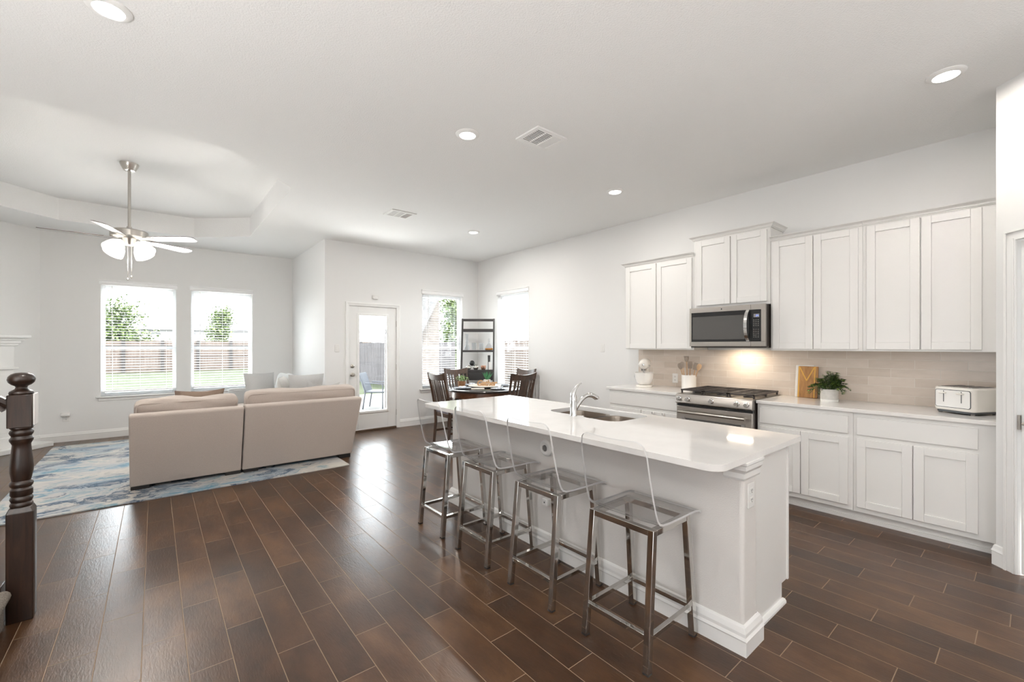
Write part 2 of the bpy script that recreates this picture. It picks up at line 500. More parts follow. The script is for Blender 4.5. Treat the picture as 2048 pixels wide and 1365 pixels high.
def brick_mat():
    N = NT('pale_brick')
    xyz = N.n('ShaderNodeSeparateXYZ'); N.l(N.obj(), xyz.inputs[0])
    cmb = N.n('ShaderNodeCombineXYZ'); N.l(N.m('ADD', xyz.outputs[0], xyz.outputs[1]), cmb.inputs[0]); N.l(xyz.outputs[2], cmb.inputs[1])
    br = N.n('ShaderNodeTexBrick'); N.l(cmb.outputs[0], br.inputs['Vector'])
    br.inputs['Color1'].default_value = (0.095, 0.082, 0.075, 1); br.inputs['Color2'].default_value = (0.066, 0.056, 0.051, 1); br.inputs['Mortar'].default_value = (0.10, 0.097, 0.094, 1)
    br.inputs['Scale'].default_value = 4.4; br.inputs['Mortar Size'].default_value = 0.018
    N.l(br.outputs['Color'], N.b.inputs['Base Color']); N.b.inputs['Roughness'].default_value = 0.9
    N.bump(br.outputs['Fac'], -0.4, 0.01)
    return N.mat

def fence_mat(name, c0, c1):
    N = NT(name)
    nz = N.noise(1.0, 4, 0.6, N.scaled((9, 9, 0.8)))
    N.l(N.ramp(nz.outputs['Fac'], [(0.3, c0), (0.7, c1)]), N.b.inputs['Base Color']); N.b.inputs['Roughness'].default_value = 0.9
    return N.mat

def steel(name, col=(0.47, 0.44, 0.41), rough=0.32, axis=(3, 3, 900)):
    N = NT(name)
    nz = N.noise(1.0, 2, 0.5, N.scaled(axis))
    N.b.inputs['Base Color'].default_value = (*col, 1); N.b.inputs['Metallic'].default_value = 1.0
    N.l(N.m('ADD', N.m('MULTIPLY', nz.outputs['Fac'], 0.08), rough - 0.04), N.b.inputs['Roughness'])
    return N.mat

MT = dict(
    wall=pm('wall_paint', (0.80, 0.797, 0.788), 0.75, spec=0.25, bump=(130, 0.12, 0.004)),
    ceil=pm('ceiling_paint', (0.86, 0.858, 0.85), 0.85, spec=0.15, bump=(100, 0.45, 0.009)),
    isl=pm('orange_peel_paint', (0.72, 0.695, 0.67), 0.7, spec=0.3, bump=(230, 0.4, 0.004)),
    trim=pm('white_trim_paint', (0.84, 0.835, 0.82), 0.35, spec=0.45),
    cab=pm('white_cabinet_paint', (0.82, 0.81, 0.79), 0.38, spec=0.45),
    quartz=pm('white_quartz', (0.82, 0.805, 0.785), 0.055, spec=0.5, var=(9, 0.025)),
    floor=floor_mat(), tile=backsplash_mat(), rug=rug_mat(),
    chrome=pm('chrome', (0.60, 0.585, 0.565), 0.07, 1.0), chrome2=pm('polished_chrome', (0.80, 0.80, 0.80), 0.08, 1.0),
    nickel=pm('brushed_nickel', (0.56, 0.53, 0.49), 0.28, 1.0),
    steel=steel('brushed_steel'), steel_v=steel('brushed_steel_v', axis=(60, 60, 1)),
    sinksteel=steel('sink_steel', (0.36, 0.31, 0.265), 0.32, axis=(2, 2, 90)),
    black=pm('black_gloss', (0.012, 0.012, 0.013), 0.08), blackm=pm('black_matt', (0.022, 0.021, 0.021), 0.5),
    iron=pm('cast_iron', (0.035, 0.028, 0.026), 0.48, bump=(200, 0.2, 0.002)),
    dglass=pm('dark_glass', (0.075, 0.072, 0.068), 0.04, spec=0.8), darkbody=pm('dark_body', (0.045, 0.036, 0.032), 0.4),
    acrylic=clear('clear_acrylic', (0.965, 0.965, 0.965), 1.42), glass=clear('window_glass', (0.97, 0.985, 0.98), 1.35),
    acredge=pm('acrylic_edge', (0.62, 0.62, 0.62), 0.12, spec=0.8),
    drink=clear('clear_drinking_glass', (0.90, 0.91, 0.92), 1.5),
    rubber=pm('rubber_foot', (0.02, 0.018, 0.017), 0.6),
    sofa=fabric('taupe_linen', (0.475, 0.41, 0.365)), sofa2=fabric('taupe_linen_cushion', (0.46, 0.395, 0.35)),
    greyp=fabric('light_grey_linen', (0.49, 0.49, 0.485)), creamp=fabric('cream_linen', (0.56, 0.545, 0.52)), brownp=fabric('brown_velvet', (0.27, 0.20, 0.155)),
    blackwood=pm('black_sofa_leg', (0.012, 0.01, 0.009), 0.4),
    newel=wood('dark_stained_oak', (0.008, 0.004, 0.0025), (0.036, 0.016, 0.009), 0.34, 'Z', 40, 0.15),
    dwood=wood('espresso_wood', (0.030, 0.015, 0.009), (0.085, 0.043, 0.024), 0.3, 'Z', 26, 0.4),
    rwood=wood('reddish_brown_wood', (0.075, 0.028, 0.012), (0.15, 0.058, 0.024), 0.25, 'X', 20, 0.4),
    topwood=wood('dark_table_top', (0.022, 0.020, 0.020), (0.05, 0.043, 0.04), 0.16, 'X', 14, 0.5),
    shelf=pm('black_brown_wood', (0.020, 0.016, 0.015), 0.4),
    seatpad=fabric('slate_seat_fabric', (0.21, 0.20, 0.24)),
    carpet=pm('beige_carpet', (0.40, 0.35, 0.30), 0.98, spec=0.05, bump=(330, 1.0, 0.02), var=(150, 0.35)),
    lens=pm('led_lens', (0.9, 0.9, 0.9), 0.4, emit=(1.0, 0.96, 0.90), es=7.0),
    shade=pm('lit_frosted_glass', (0.95, 0.93, 0.9), 0.4, emit=(1.0, 0.95, 0.88), es=1.6),
    blade=pm('white_fan_blade', (0.62, 0.62, 0.62), 0.3), bladeedge=pm('blade_edge', (0.16, 0.13, 0.12), 0.5),
    slat=pm('white_blind', (0.90, 0.90, 0.90), 0.45), vinyl=pm('white_vinyl', (0.80, 0.82, 0.84), 0.4), greyrail=pm('grey_sash_rail', (0.44, 0.47, 0.51), 0.45),
    plastic=pm('white_plastic', (0.80, 0.79, 0.77), 0.35), slot=pm('dark_slot', (0.03, 0.03, 0.03), 0.6), gslot=pm('grey_slot', (0.22, 0.21, 0.20), 0.6),
    cream=pm('cream_enamel', (0.80, 0.765, 0.71), 0.2, coat=0.3), ceramic=pm('white_ceramic', (0.84, 0.82, 0.79), 0.3),
    marble=pm('white_marble', (0.80, 0.79, 0.77), 0.25, var=(14, 0.06)),
    acacia=wood('acacia_board', (0.22, 0.095, 0.026), (0.46, 0.235, 0.072), 0.4, 'Z', 30, 0.1), inlay=pm('honey_inlay', (0.62, 0.34, 0.06), 0.35),
    spoon=pm('silicone_taupe', (0.30, 0.245, 0.20), 0.5), beech=wood('beech_handle', (0.42, 0.25, 0.13), (0.58, 0.38, 0.22), 0.5, 'Z', 30, 0),
    potgrey=pm('cement_pot', (0.62, 0.60, 0.57), 0.6, var=(20, 0.1)), potwhite=pm('pot_saucer', (0.85, 0.84, 0.82), 0.35),
    leafd=pm('dark_leaf', (0.055, 0.10, 0.030), 0.4, var=(30, 0.4)), leafl=pm('lime_leaf', (0.20, 0.30, 0.035), 0.4), soil=pm('soil', (0.03, 0.02, 0.015), 0.9),
    sage=pm('sage_leaf', (0.27, 0.42, 0.17), 0.5, var=(60, 0.4)), blueleaf=pm('aloe_leaf', (0.05, 0.22, 0.09), 0.4, var=(60, 0.5)),
    terra=wood('wooden_pot', (0.30, 0.14, 0.06), (0.42, 0.22, 0.10), 0.5, 'Z', 20, 0),
    signwood=wood('carved_wood_word', (0.40, 0.22, 0.10), (0.60, 0.38, 0.20), 0.5, 'X', 20, 0),
    plate=pm('blue_grey_plate', (0.50, 0.56, 0.62), 0.2), napkin=fabric('pale_napkin', (0.68, 0.70, 0.74)), board=pm('pale_board', (0.74, 0.69, 0.62), 0.4, var=(12, 0.06)),
    amber=pm('amber_liquor', (0.62, 0.24, 0.02), 0.1), tray=pm('dark_blue_tray', (0.045, 0.06, 0.085), 0.25), copper=pm('copper', (0.72, 0.40, 0.28), 0.25, 1.0),
    ball=pm('silver_ball', (0.75, 0.74, 0.70), 0.12, 1.0), wax=pm('white_candle', (0.82, 0.80, 0.78), 0.5),
    toastbody=pm('cream_toaster_enamel', (0.78, 0.745, 0.69), 0.28, coat=0.2), toastpanel=pm('white_gloss_panel', (0.82, 0.81, 0.79), 0.08), dgrey=pm('dark_grey_plastic', (0.06, 0.065, 0.07), 0.4),
    lcd=pm('blue_display', (0.02, 0.03, 0.08), 0.3, emit=(0.25, 0.38, 1.0), es=1.6), lcdbg=pm('grey_display', (0.25, 0.24, 0.25), 0.3), keys=pm('grey_keys', (0.22, 0.21, 0.20), 0.5),
    grass=pm('lawn', (0.042, 0.048, 0.029), 0.95, spec=0.1, var=(0.6, 0.18), bump=(25, 0.6, 0.05)), patio=pm('pale_concrete', (0.0783, 0.0742, 0.0684), 0.9, var=(2, 0.08)),
    fenceb=fence_mat('cedar_fence', (0.048, 0.033, 0.025), (0.085, 0.064, 0.053)), fenceg=fence_mat('shaded_fence', (0.036, 0.031, 0.0315), (0.062, 0.055, 0.056)), fpost=pm('dark_fence_post', (0.0128, 0.0093, 0.0081), 0.8),  # grey fence: the side fence's shade is put into its colour
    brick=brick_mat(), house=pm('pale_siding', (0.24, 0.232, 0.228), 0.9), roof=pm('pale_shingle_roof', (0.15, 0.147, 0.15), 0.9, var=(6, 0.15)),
    leaf=pm('tree_leaf', (0.095, 0.135, 0.036), 0.6, var=(3, 0.45)), bark=pm('bark', (0.0174, 0.0139, 0.0116), 0.9), outchair=pm('blue_grey_mesh', (0.0261, 0.0302, 0.0394), 0.6),
    threshold=pm('bronze_threshold', (0.16, 0.11, 0.075), 0.4, 0.6), hearth=pm('white_hearth', (0.80, 0.80, 0.79), 0.3), firebox=pm('firebox_black', (0.02, 0.02, 0.02), 0.7),
)

def struct(name, mb, mat, bevel=0, parent=None, smooth=False, seg=2):
    return obj(name, mb, mat, parent, bevel, seg, smooth, kind=None if parent else 'structure')

# ================================================================== ROOM SHELL
ZC, XW, YF, YL, XR = 3.09, 4.961, 7.085, 9.147, 2.051
ZT = 3.378
m = MB(); m.box(-2.75, 5.1, -4.15, 7.22, -0.12, 0); m.box(-2.75, 2.18, 7.22, 9.28, -0.12, 0)
struct('floor', m, MT['floor'])

def wall(axis, c, th, u0, u1, z0, z1, holes):
    """wall normal to axis; c is the room face, th signed thickness away from the room"""
    us = sorted({u0, u1, *[h[0] for h in holes], *[h[1] for h in holes]}); zs = sorted({z0, z1, *[h[2] for h in holes], *[h[3] for h in holes]})
    mb = MB()
    for i in range(len(us) - 1):
        for j in range(len(zs) - 1):
            a, b, p, q = us[i], us[i + 1], zs[j], zs[j + 1]
            mu, mz = (a + b) / 2, (p + q) / 2
            if any(h[0] < mu < h[1] and h[2] < mz < h[3] for h in holes): continue
            if axis == 'x': mb.box(c, c + th, a, b, p, q)
            else: mb.box(a, b, c, c + th, p, q)
    return mb
WZ0, WZ1 = 0.64, 2.36
W1, W2, W3, W4 = (-0.638, 0.278), (0.476, 1.377), (3.735, 4.592), (5.576, 6.436)
struct('wall_left_windows', wall('y', YL, 0.13, -1.4, XR + 0.13, -0.1, 3.45, [(*W1, WZ0, WZ1), (*W2, WZ0, WZ1)]), MT['wall'])
struct('wall_back', wall('y', YF, 0.13, XR, XW + 0.13, -0.1, 3.45, [(*W3, WZ0, WZ1), (2.402, 3.256, 0.0, 2.088)]), MT['wall'])
struct('wall_return', wall('x', XR, 0.13, YF + 0.13, YL + 0.13, -0.1, 3.45, []), MT['wall'])
struct('wall_right', wall('x', XW, 0.13, 0.03, YF, -0.1, 3.45, [(*W4, WZ0, WZ1)]), MT['wall'])
# angled fireplace wall, left wall, front wall behind the camera
FQ = Vector((-1.275, 9.147)); FD = Vector((-1, -1)).normalized(); FN = Vector((1, -1)).normalized()
def fpt(s_, o_): p = FQ + FD * s_ + FN * o_; return (p.x, p.y)
m = MB(); m.prism([fpt(-0.13, 0), fpt(1.94, 0), fpt(1.94, -0.13), fpt(-0.13, -0.13)], -0.1, 3.45)
struct('wall_fireplace', m, MT['wall'])
struct('wall_left', wall('x', -2.6, -0.13, -4.13, 7.95, -0.1, 3.45, [(a, b, 0.25, 2.65) for a, b in SIDE_WIN]), MT['wall'])
struct('wall_front', wall('y', -4.0, -0.13, -2.6, XW + 0.13, -0.1, 3.45, [(a, b, 0.25, 2.65) for a, b in ADDED_REAR_WIN]), MT['wall'])
# pantry corner: short side wall and a 45 degree wall with a door
PQ = Vector((4.205, 0.172)); PD = Vector((-1, -1)).normalized(); PN = Vector((-1, 1)).normalized()
def ppt(s_, o_=0.0): p = PQ + PD * s_ + PN * o_; return (p.x, p.y)
m = MB()
m.prism([ppt(0), ppt(0.128), ppt(0.128, -0.11), ppt(0, -0.11)][::-1], -0.1, 3.45)
m.prism([ppt(0.128), ppt(0.90), ppt(0.90, -0.11), ppt(0.128, -0.11)][::-1], 2.078, 3.45)
m.prism([ppt(0.90), ppt(1.30), ppt(1.30, -0.11), ppt(0.90, -0.11)][::-1], -0.1, 3.45)
m.box(4.283, XW, 0.0, 0.094, -0.1, 3.45)
struct('wall_pantry', m, MT['wall'])
struct('wall_right_hall', wall('x', ppt(1.30)[0], 0.13, -4.0, ppt(1.30)[1] + 0.02, -0.1, 3.45, []), MT['wall'])

# ceiling with the octagonal tray
OCT = [(-0.98, 4.37), (0.47, 4.37), (1.12, 5.03), (1.12, 7.65), (0.47, 8.25), (-0.98, 8.25), (-1.63, 7.65), (-1.63, 5.03)]
m = MB()
hx0, hx1, hy0, hy1 = -1.63, 1.12, 4.37, 8.25
X0, X1, Y0, Y1 = -2.75, 5.1, -4.15, 9.3
def q(x0, x1, y0, y1, z): m.add([(x0, y0, z), (x0, y1, z), (x1, y1, z), (x1, y0, z)], [(0, 1, 2, 3)])
q(X0, X1, Y0, hy0, ZC); q(X0, X1, hy1, Y1, ZC); q(X0, hx0, hy0, hy1, ZC); q(hx1, X1, hy0, hy1, ZC)
for (cx, cyy, a, b) in ((hx0, hy0, 7, 0), (hx1, hy0, 1, 2), (hx1, hy1, 3, 4), (hx0, hy1, 5, 6)):
    m.add([(cx, cyy, ZC), (*OCT[a], ZC), (*OCT[b], ZC)], [(0, 1, 2)])
for i in range(8):
    a, b = OCT[i], OCT[(i + 1) % 8]
    m.add([(*a, ZC), (*b, ZC), (*b, ZT), (*a, ZT)], [(0, 1, 2, 3)])
m.add([(*p, ZT) for p in OCT], [tuple(range(7, -1, -1))])
m.box(X0, X1, Y0, 7.22, 3.44, 3.5); m.box(X0, 2.2, 7.22, Y1, 3.44, 3.5)
struct('ceiling', m, MT['ceil'])

# baseboards
BBP = [(0, 0), (0.014, 0), (0.014, 0.085), (0.017, 0.09), (0.012, 0.105), (0.008, 0.125), (0.004, 0.132), (0, 0.132)]
def baseboard(name, path):
    m = MB(); m.sweep(BBP, path); struct(name, m, MT['trim'])
baseboard('baseboard_left', [fpt(0.42, 0), fpt(0, 0), (XR, YL), (XR, YF), (2.372, YF)])
baseboard('baseboard_back', [(3.298, YF), (XW, YF), (XW, 3.41)])
m = MB(); m.sweep(BBP, [ppt(0, -0.08), ppt(0), ppt(0.062)]); struct('baseboard_pantry', m, MT['trim'])

# ------------------------------------------------------------------ windows with blinds
def window(n, axis, c, a, b):
    root = thing('window_%d' % n, kind='structure', loc=((a + b) / 2, c, WZ0) if axis == 'y' else (c, (a + b) / 2, WZ0))
    def bx(mb, u0, u1, d0, d1, z0, z1):
        if axis == 'y': mb.box(u0, u1, c + d0, c + d1, z0, z1)
        else: mb.box(c + d0, c + d1, u0, u1, z0, z1)
    fr = MB()
    for (u0, u1, z0, z1) in ((a, a + 0.045, WZ0, WZ1), (b - 0.045, b, WZ0, WZ1), (a + 0.045, b - 0.045, WZ0, WZ0 + 0.05), (a + 0.045, b - 0.045, WZ1 - 0.045, WZ1)):
        bx(fr, u0, u1, 0.07, 0.125, z0, z1)
    obj('window_frame', fr, MT['vinyl'], root, 0.004, world=True)
    r = MB(); bx(r, a + 0.04, b - 0.04, 0.075, 0.12, 1.365, 1.41); obj('meeting_rail', r, MT['greyrail'] if n < 3 else MT['vinyl'], root, 0.004, world=True)
    g = MB(); bx(g, a + 0.045, b - 0.045, 0.095, 0.099, WZ0 + 0.05, WZ1 - 0.045); obj('glass_pane', g, MT['glass'], root, world=True)
    s_ = MB(); bx(s_, a - 0.055, b + 0.055, -0.045, 0.07, WZ0 - 0.022, WZ0); bx(s_, a - 0.03, b + 0.03, -0.014, 0, WZ0 - 0.07, WZ0 - 0.022)
    obj('window_sill', s_, MT['trim'], root, 0.006, world=True)
    return root
def blind(label, axis, c, a, b, tilt):
    root = thing('window_blind', label, 'window blind', ((a + b) / 2, c, 2.40) if axis == 'y' else (c, (a + b) / 2, 2.40), group=None)
    def P(u, d, z): return (u, c + d, z) if axis == 'y' else (c + d, u, z)
    v = MB(); x0, x1 = a - 0.018, b + 0.014
    prof = [(-0.036, 2.362), (-0.036, 2.372), (-0.028, 2.38), (-0.028, 2.415), (-0.040, 2.425), (-0.040, 2.436), (-0.002, 2.436), (-0.002, 2.362)]
    n = len(prof); v.add([P(x0, d, z) for d, z in prof] + [P(x1, d, z) for d, z in prof], [tuple(range(n)), tuple(range(2 * n - 1, n - 1, -1))] + [(i, n + i, n + (i + 1) % n, (i + 1) % n) for i in range(n)])
    obj('valance', v, MT['slat'], root, world=True)
    sl = MB(); z = 2.325
    while z > 0.74:
        dz = sin(radians(tilt)) * 0.0245
        A, B = a + 0.012, b - 0.012
        vs = [P(A, 0.012, z - dz), P(B, 0.012, z - dz), P(B, 0.052, z + dz), P(A, 0.052, z + dz)]
        vs += [(p[0], p[1], p[2] + 0.0022) for p in vs]
        sl.add(vs, [(0, 1, 2, 3), (7, 6, 5, 4), (0, 4, 5, 1), (1, 5, 6, 2), (2, 6, 7, 3), (3, 7, 4, 0)])
        z -= 0.0425
    obj('slats', sl, MT['slat'], root, world=True)
    br = MB(); p, q_ = P(a + 0.012, 0.008, 0.70), P(b - 0.012, 0.057, 0.722); br.box(p[0], q_[0], p[1], q_[1], p[2], q_[2]); obj('bottom_rail', br, MT['slat'], root, 0.003, world=True)
    lc = MB()
    for f in (0.14, 0.5, 0.86):
        u = a + (b - a) * f; lc.tube([P(u, 0.006, 2.36), P(u, 0.006, 0.71)], 0.0011, 5); lc.tube([P(u, 0.059, 2.36), P(u, 0.059, 0.71)], 0.0011, 5)
    obj('ladder_cords', lc, MT['slat'], root, world=True)
    wd = MB(); u = a + (b - a) * 0.14 if axis == 'y' else b - (b - a) * 0.12
    wd.tube([P(u, -0.012, 2.35), P(u, -0.012, 1.42)], 0.0045, 8); obj('tilt_wand', wd, MT['plastic'], root, world=True)
window(1, 'y', YL, *W1); window(2, 'y', YL, *W2); window(3, 'y', YF, *W3); window(4, 'x', XW, *W4)
blind('white slat blind over the living room window nearest the fireplace', 'y', YL, *W1, 4)
blind('white slat blind over the living room window nearest the back door, behind the sectional sofa', 'y', YL, *W2, 4)
blind('white slat blind over the dining window showing the brick column outside', 'y', YF, *W3, 4)
blind('white slat blind over the right hand wall window beside the ladder shelf', 'x', XW, *W4, 4)
# unseen front and side windows added behind the camera to let light in
for k, (a, b) in enumerate(ADDED_REAR_WIN):
    root = thing('window_%d' % (5 + k), kind='structure', loc=((a + b) / 2, -4.0, 0.25))
    fr = MB()
    for (u0, u1, z0, z1) in ((a, a + 0.05, 0.25, 2.65), (b - 0.05, b, 0.25, 2.65), (a + 0.05, b - 0.05, 0.25, 0.30), (a + 0.05, b - 0.05, 2.6, 2.65), ((a + b) / 2 - 0.025, (a + b) / 2 + 0.025, 0.30, 2.60)):
        fr.box(u0, u1, -4.05, -4.0, z0, z1)
    obj('window_frame', fr, MT['vinyl'], root, 0.004, world=True)
for k, (a, b) in enumerate(SIDE_WIN):
    root = thing('window_%d' % (6 + k), kind='structure', loc=(-2.6, (a + b) / 2, 0.25))
    fr = MB()
    for (u0, u1, z0, z1) in ((a, a + 0.05, 0.25, 2.65), (b - 0.05, b, 0.25, 2.65), (a + 0.05, b - 0.05, 0.25, 0.30), (a + 0.05, b - 0.05, 2.6, 2.65), ((a + b) / 2 - 0.025, (a + b) / 2 + 0.025, 0.30, 2.60)):
        fr.box(-2.65, -2.6, u0, u1, z0, z1)
    obj('window_frame', fr, MT['vinyl'], root, 0.004, world=True)

# unseen roof and walls added outside those windows to block the sky
m = MB(); m.box(-7.2, 5.3, -8.4, -4.13, 2.72, 2.9); m.box(-7.2, -2.73, -4.13, 2.2, 2.72, 2.9)
m.box(-7.3, -7.15, -8.5, 2.2, -0.15, 3.0); m.box(-7.3, 5.3, -8.55, -8.4, -0.15, 3.0); m.box(-7.2, -2.73, 2.1, 2.25, -0.15, 2.9)
struct('sky_blocker', m, MT['brick'])
# ------------------------------------------------------------------ back door
D0 = thing('door_1', kind='structure', loc=(2.83, YF, 0))
m = MB()
def frame_y(mb, x0, x1, z0, z1, gx0, gx1, gz0, gz1, y0, y1):
    mb.box(x0, gx0, y0, y1, z0, z1); mb.box(gx1, x1, y0, y1, z0, z1); mb.box(gx0, gx1, y0, y1, z0, gz0); mb.box(gx0, gx1, y0, y1, gz1, z1)
frame_y(m, 2.42, 3.236, 0.035, 2.07, 2.575, 3.09, 0.315, 1.94, YF + 0.012, YF + 0.055)
obj('door_slab', m, MT['trim'], D0, 0.003, world=True)
m = MB(); frame_y(m, 2.557, 3.108, 0.297, 1.958, 2.597, 3.068, 0.337, 1.918, YF + 0.0, YF + 0.03)
obj('glass_frame', m, MT['trim'], D0, 0.006, world=True)
m = MB(); m.box(2.59, 3.075, YF + 0.03, YF + 0.036, 0.33, 1.925); obj('glass_pane', m, MT['glass'], D0, world=True)
m = MB(); m.box(3.035, 3.055, YF + 0.005, YF + 0.022, 0.36, 1.62); m.box(3.033, 3.060, YF - 0.008, YF + 0.02, 1.62, 1.70); obj('blind_slider', m, MT['vinyl'], D0, 0.002, world=True)
def roty(): return Matrix.Rotation(radians(90), 4, 'X')
for z, nm, pr in ((0.950, 'door_knob', [(0, 0), (0.033, 0), (0.033, 0.006), (0.014, 0.012), (0.012, 0.03), (0.026, 0.042), (0.03, 0.055), (0.024, 0.066), (0, 0.07)]),
                  (1.089, 'deadbolt', [(0, 0), (0.032, 0), (0.031, 0.012), (0.022, 0.018), (0, 0.02)])):
    k = MB(); k.lathe(pr, 20, (2.482, YF + 0.014, z), roty())
    if nm == 'deadbolt': k.box(2.474, 2.490, YF - 0.022, YF - 0.004, z - 0.014, z + 0.014)
    obj(nm, k, MT['nickel'], D0, smooth=True, world=True)
for z in (0.27, 1.05, 1.80):
    k = MB(); k.tube([(3.243, YF + 0.004, z - 0.05), (3.243, YF + 0.004, z + 0.05)], 0.008, 8); obj('hinge', k, MT['nickel'], D0, smooth=True, world=True)
m = MB(); m.box(2.402, 3.256, YF + 0.0, YF + 0.13, -0.005, 0.03); obj('threshold', m, MT['threshold'], D0, 0.004, world=True)
CSP = [(0, 0), (0.058, 0), (0.058, 0.016), (0.046, 0.018), (0.02, 0.012), (0.008, 0.010), (0, 0.008)]
m = MB()
def casing_y(mb, x0, x1, zt, y):
    for sgn, x in ((1, x0), (-1, x1)):
        P = [(x - sgn * o, y - d, z) for z in (0.0, zt) for o, d in CSP]
        n = len(CSP); P = [(x - sgn * o, y - d, 0.0) for o, d in CSP] + [(x - sgn * o, y - d, zt + o) for o, d in CSP]
        mb.add(P, [tuple(range(n)), tuple(range(2 * n - 1, n - 1, -1))] + [(i, n + i, n + (i + 1) % n, (i + 1) % n) for i in range(n)])
    n = len(CSP); P = [(x0 - o, y - d, zt + o) for o, d in CSP] + [(x1 + o, y - d, zt + o) for o, d in CSP]
    mb.add(P, [tuple(range(n)), tuple(range(2 * n - 1, n - 1, -1))] + [(i, n + i, n + (i + 1) % n, (i + 1) % n) for i in range(n)])
casing_y(m, 2.427, 3.242, 2.074, YF); struct('trim_1', m, MT['trim'])
m = MB(); m.box(2.402, 2.420, YF, YF + 0.13, 0, 2.088); m.box(3.238, 3.256, YF, YF + 0.13, 0, 2.088); m.box(2.402, 3.256, YF, YF + 0.13, 2.072, 2.088); struct('trim_2', m, MT['trim'])

# pantry door in the 45 degree wall
PR = xf((PQ.x, PQ.y, 0), math.atan2(PD.y, PD.x))   # local x along the wall, +y is PN rotated; check sign below
def pbox(mb, s0, s1, o0, o1, z0, z1):
    vs = []
    for z in (z0, z1):
        for s_, o_ in ((s0, o0), (s1, o0), (s1, o1), (s0, o1)):
            x, y = ppt(s_, o_); vs.append((x, y, z))
    mb.add(vs, [(0, 1, 2, 3), (7, 6, 5, 4), (0, 4, 5, 1), (1, 5, 6, 2), (2, 6, 7, 3), (3, 7, 4, 0)])
D2 = thing('door_2', kind='structure', loc=(*ppt(0.5), 0))
m = MB(); pbox(m, 0.138, 0.885, -0.05, -0.012, 0.012, 2.066); obj('door_slab', m, MT['trim'], D2, 0.003, world=True)
m = MB()
for z0, z1 in ((0.22, 0.92), (1.05, 1.93)): pbox(m, 0.26, 0.765, -0.013, -0.006, z0, z1)
obj('raised_panels', m, MT['trim'], D2, 0.006, world=True)
h = MB(); c0 = ppt(0.195, -0.012); Mx = Matrix.Translation((0, 0, 0)) @ Vector((PN.x, PN.y, 0)).to_track_quat('Z', 'Y').to_matrix().to_4x4()
h.lathe([(0, 0), (0.032, 0), (0.032, 0.006), (0.022, 0.012), (0.011, 0.016), (0.010, 0.045), (0, 0.047)], 18, (*c0, 0.945), Mx)
a0 = ppt(0.195, 0.030); a1 = ppt(0.225, 0.034); a2 = ppt(0.30, 0.034); h.tube([(*a0, 0.945), (*a1, 0.948), (*a2, 0.944)], [0.011, 0.010, 0.008], 10)
obj('lever_handle', h, MT['nickel'], D2, smooth=True, world=True)
m = MB(); pbox(m, 0.1275, 0.1375, -0.05, 0.0, 0.90, 0.99); obj('latch_plate', m, MT['nickel'], D2, world=True)
m = MB()
pbox(m, 0.062, 0.128, 0, 0.012, 0, 2.14); pbox(m, 0.062, 0.078, 0.012, 0.020, 0, 2.14); pbox(m, 0.110, 0.122, 0.012, 0.016, 0, 2.085)
pbox(m, 0.062, 0.96, 0, 0.012, 2.074, 2.14); pbox(m, 0.062, 0.96, 0.012, 0.020, 2.124, 2.14); pbox(m, 0.90, 0.96, 0, 0.014, 0, 2.14)
struct('trim_3', m, MT['trim'], 0.003)

# ================================================================== KITCHEN
m = MB(); m.box(4.951, XW, 0.094, 3.368, 0.914, 1.372); struct('backsplash', m, MT['tile'])

def door_front(mb, x, y0, y1, z0, z1, th=0.02, fr=0.058, flat=False):
    """shaker front on the plane x facing -x"""
    if flat:
        mb.box(x, x + th, y0, y1, z0, z1); return
    mb.box(x, x + th, y0, y0 + fr, z0, z1); mb.box(x, x + th, y1 - fr, y1, z0, z1)
    mb.box(x, x + th, y0 + fr, y1 - fr, z0, z0 + fr); mb.box(x, x + th, y0 + fr, y1 - fr, z1 - fr, z1)
    mb.box(x + 0.009, x + th, y0 + fr, y1 - fr, z0 + fr, z1 - fr)
CROWN = [(0, 0), (0.010, 0), (0.012, 0.006), (0.018, 0.008), (0.022, 0.018), (0.034, 0.030), (0.042, 0.033), (0.046, 0.040), (0, 0.040)]
def upper(label, y0, y1, z0, z1, doors, crown):
    t = thing('upper_cabinet', label, 'kitchen cabinet', (XW, (y0 + y1) / 2, z0))
    m = MB(); m.box(4.640, XW - 0.001, y0, y1, z0, z1); obj('carcass', m, MT['cab'], t, 0.002, world=True)
    for (a, b, p, q_) in doors:
        m = MB(); door_front(m, 4.620, a, b, p, q_); obj('door', m, MT['cab'], t, 0.0025, world=True)
    m = MB(); m.sweep([(o, z + z1 - 0.005) for o, z in CROWN], [(min(x, XW - 0.001), y) for x, y in crown]); obj('crown_moulding', m, MT['cab'], t, world=True)
    return t
XU = 4.640
upper('white two-door wall cabinet above the stand mixer, farthest along the wall', 2.437, 3.348, 1.372, 2.425, [(2.458, 2.893, 1.385, 2.408), (2.905, 3.330, 1.385, 2.408)],
      [(XW, 3.348), (XU, 3.348), (XU, 2.437)][::1])
upper('short white two-door wall cabinet set higher above the microwave', 1.660, 2.436, 1.83, 2.585, [(2.040, 2.400, 1.858, 2.563), (1.688, 2.030, 1.858, 2.563)],
      [(XW, 2.436), (XU, 2.436), (XU, 1.660), (XW, 1.660)])
upper('tall white two-door wall cabinet right of the microwave, above the potted plant', 0.946, 1.657, 1.372, 2.44, [(1.305, 1.637, 1.388, 2.425), (0.974, 1.298, 1.388, 2.425)],
      [(XU, 1.657), (XU, 0.946)])
upper('tall white two-door wall cabinet above the toaster, nearest the pantry', 0.10, 0.945, 1.372, 2.44, [(0.588, 0.918, 1.388, 2.425), (0.257, 0.581, 1.388, 2.425)],
      [(XU, 0.945), (XU, 0.10)])

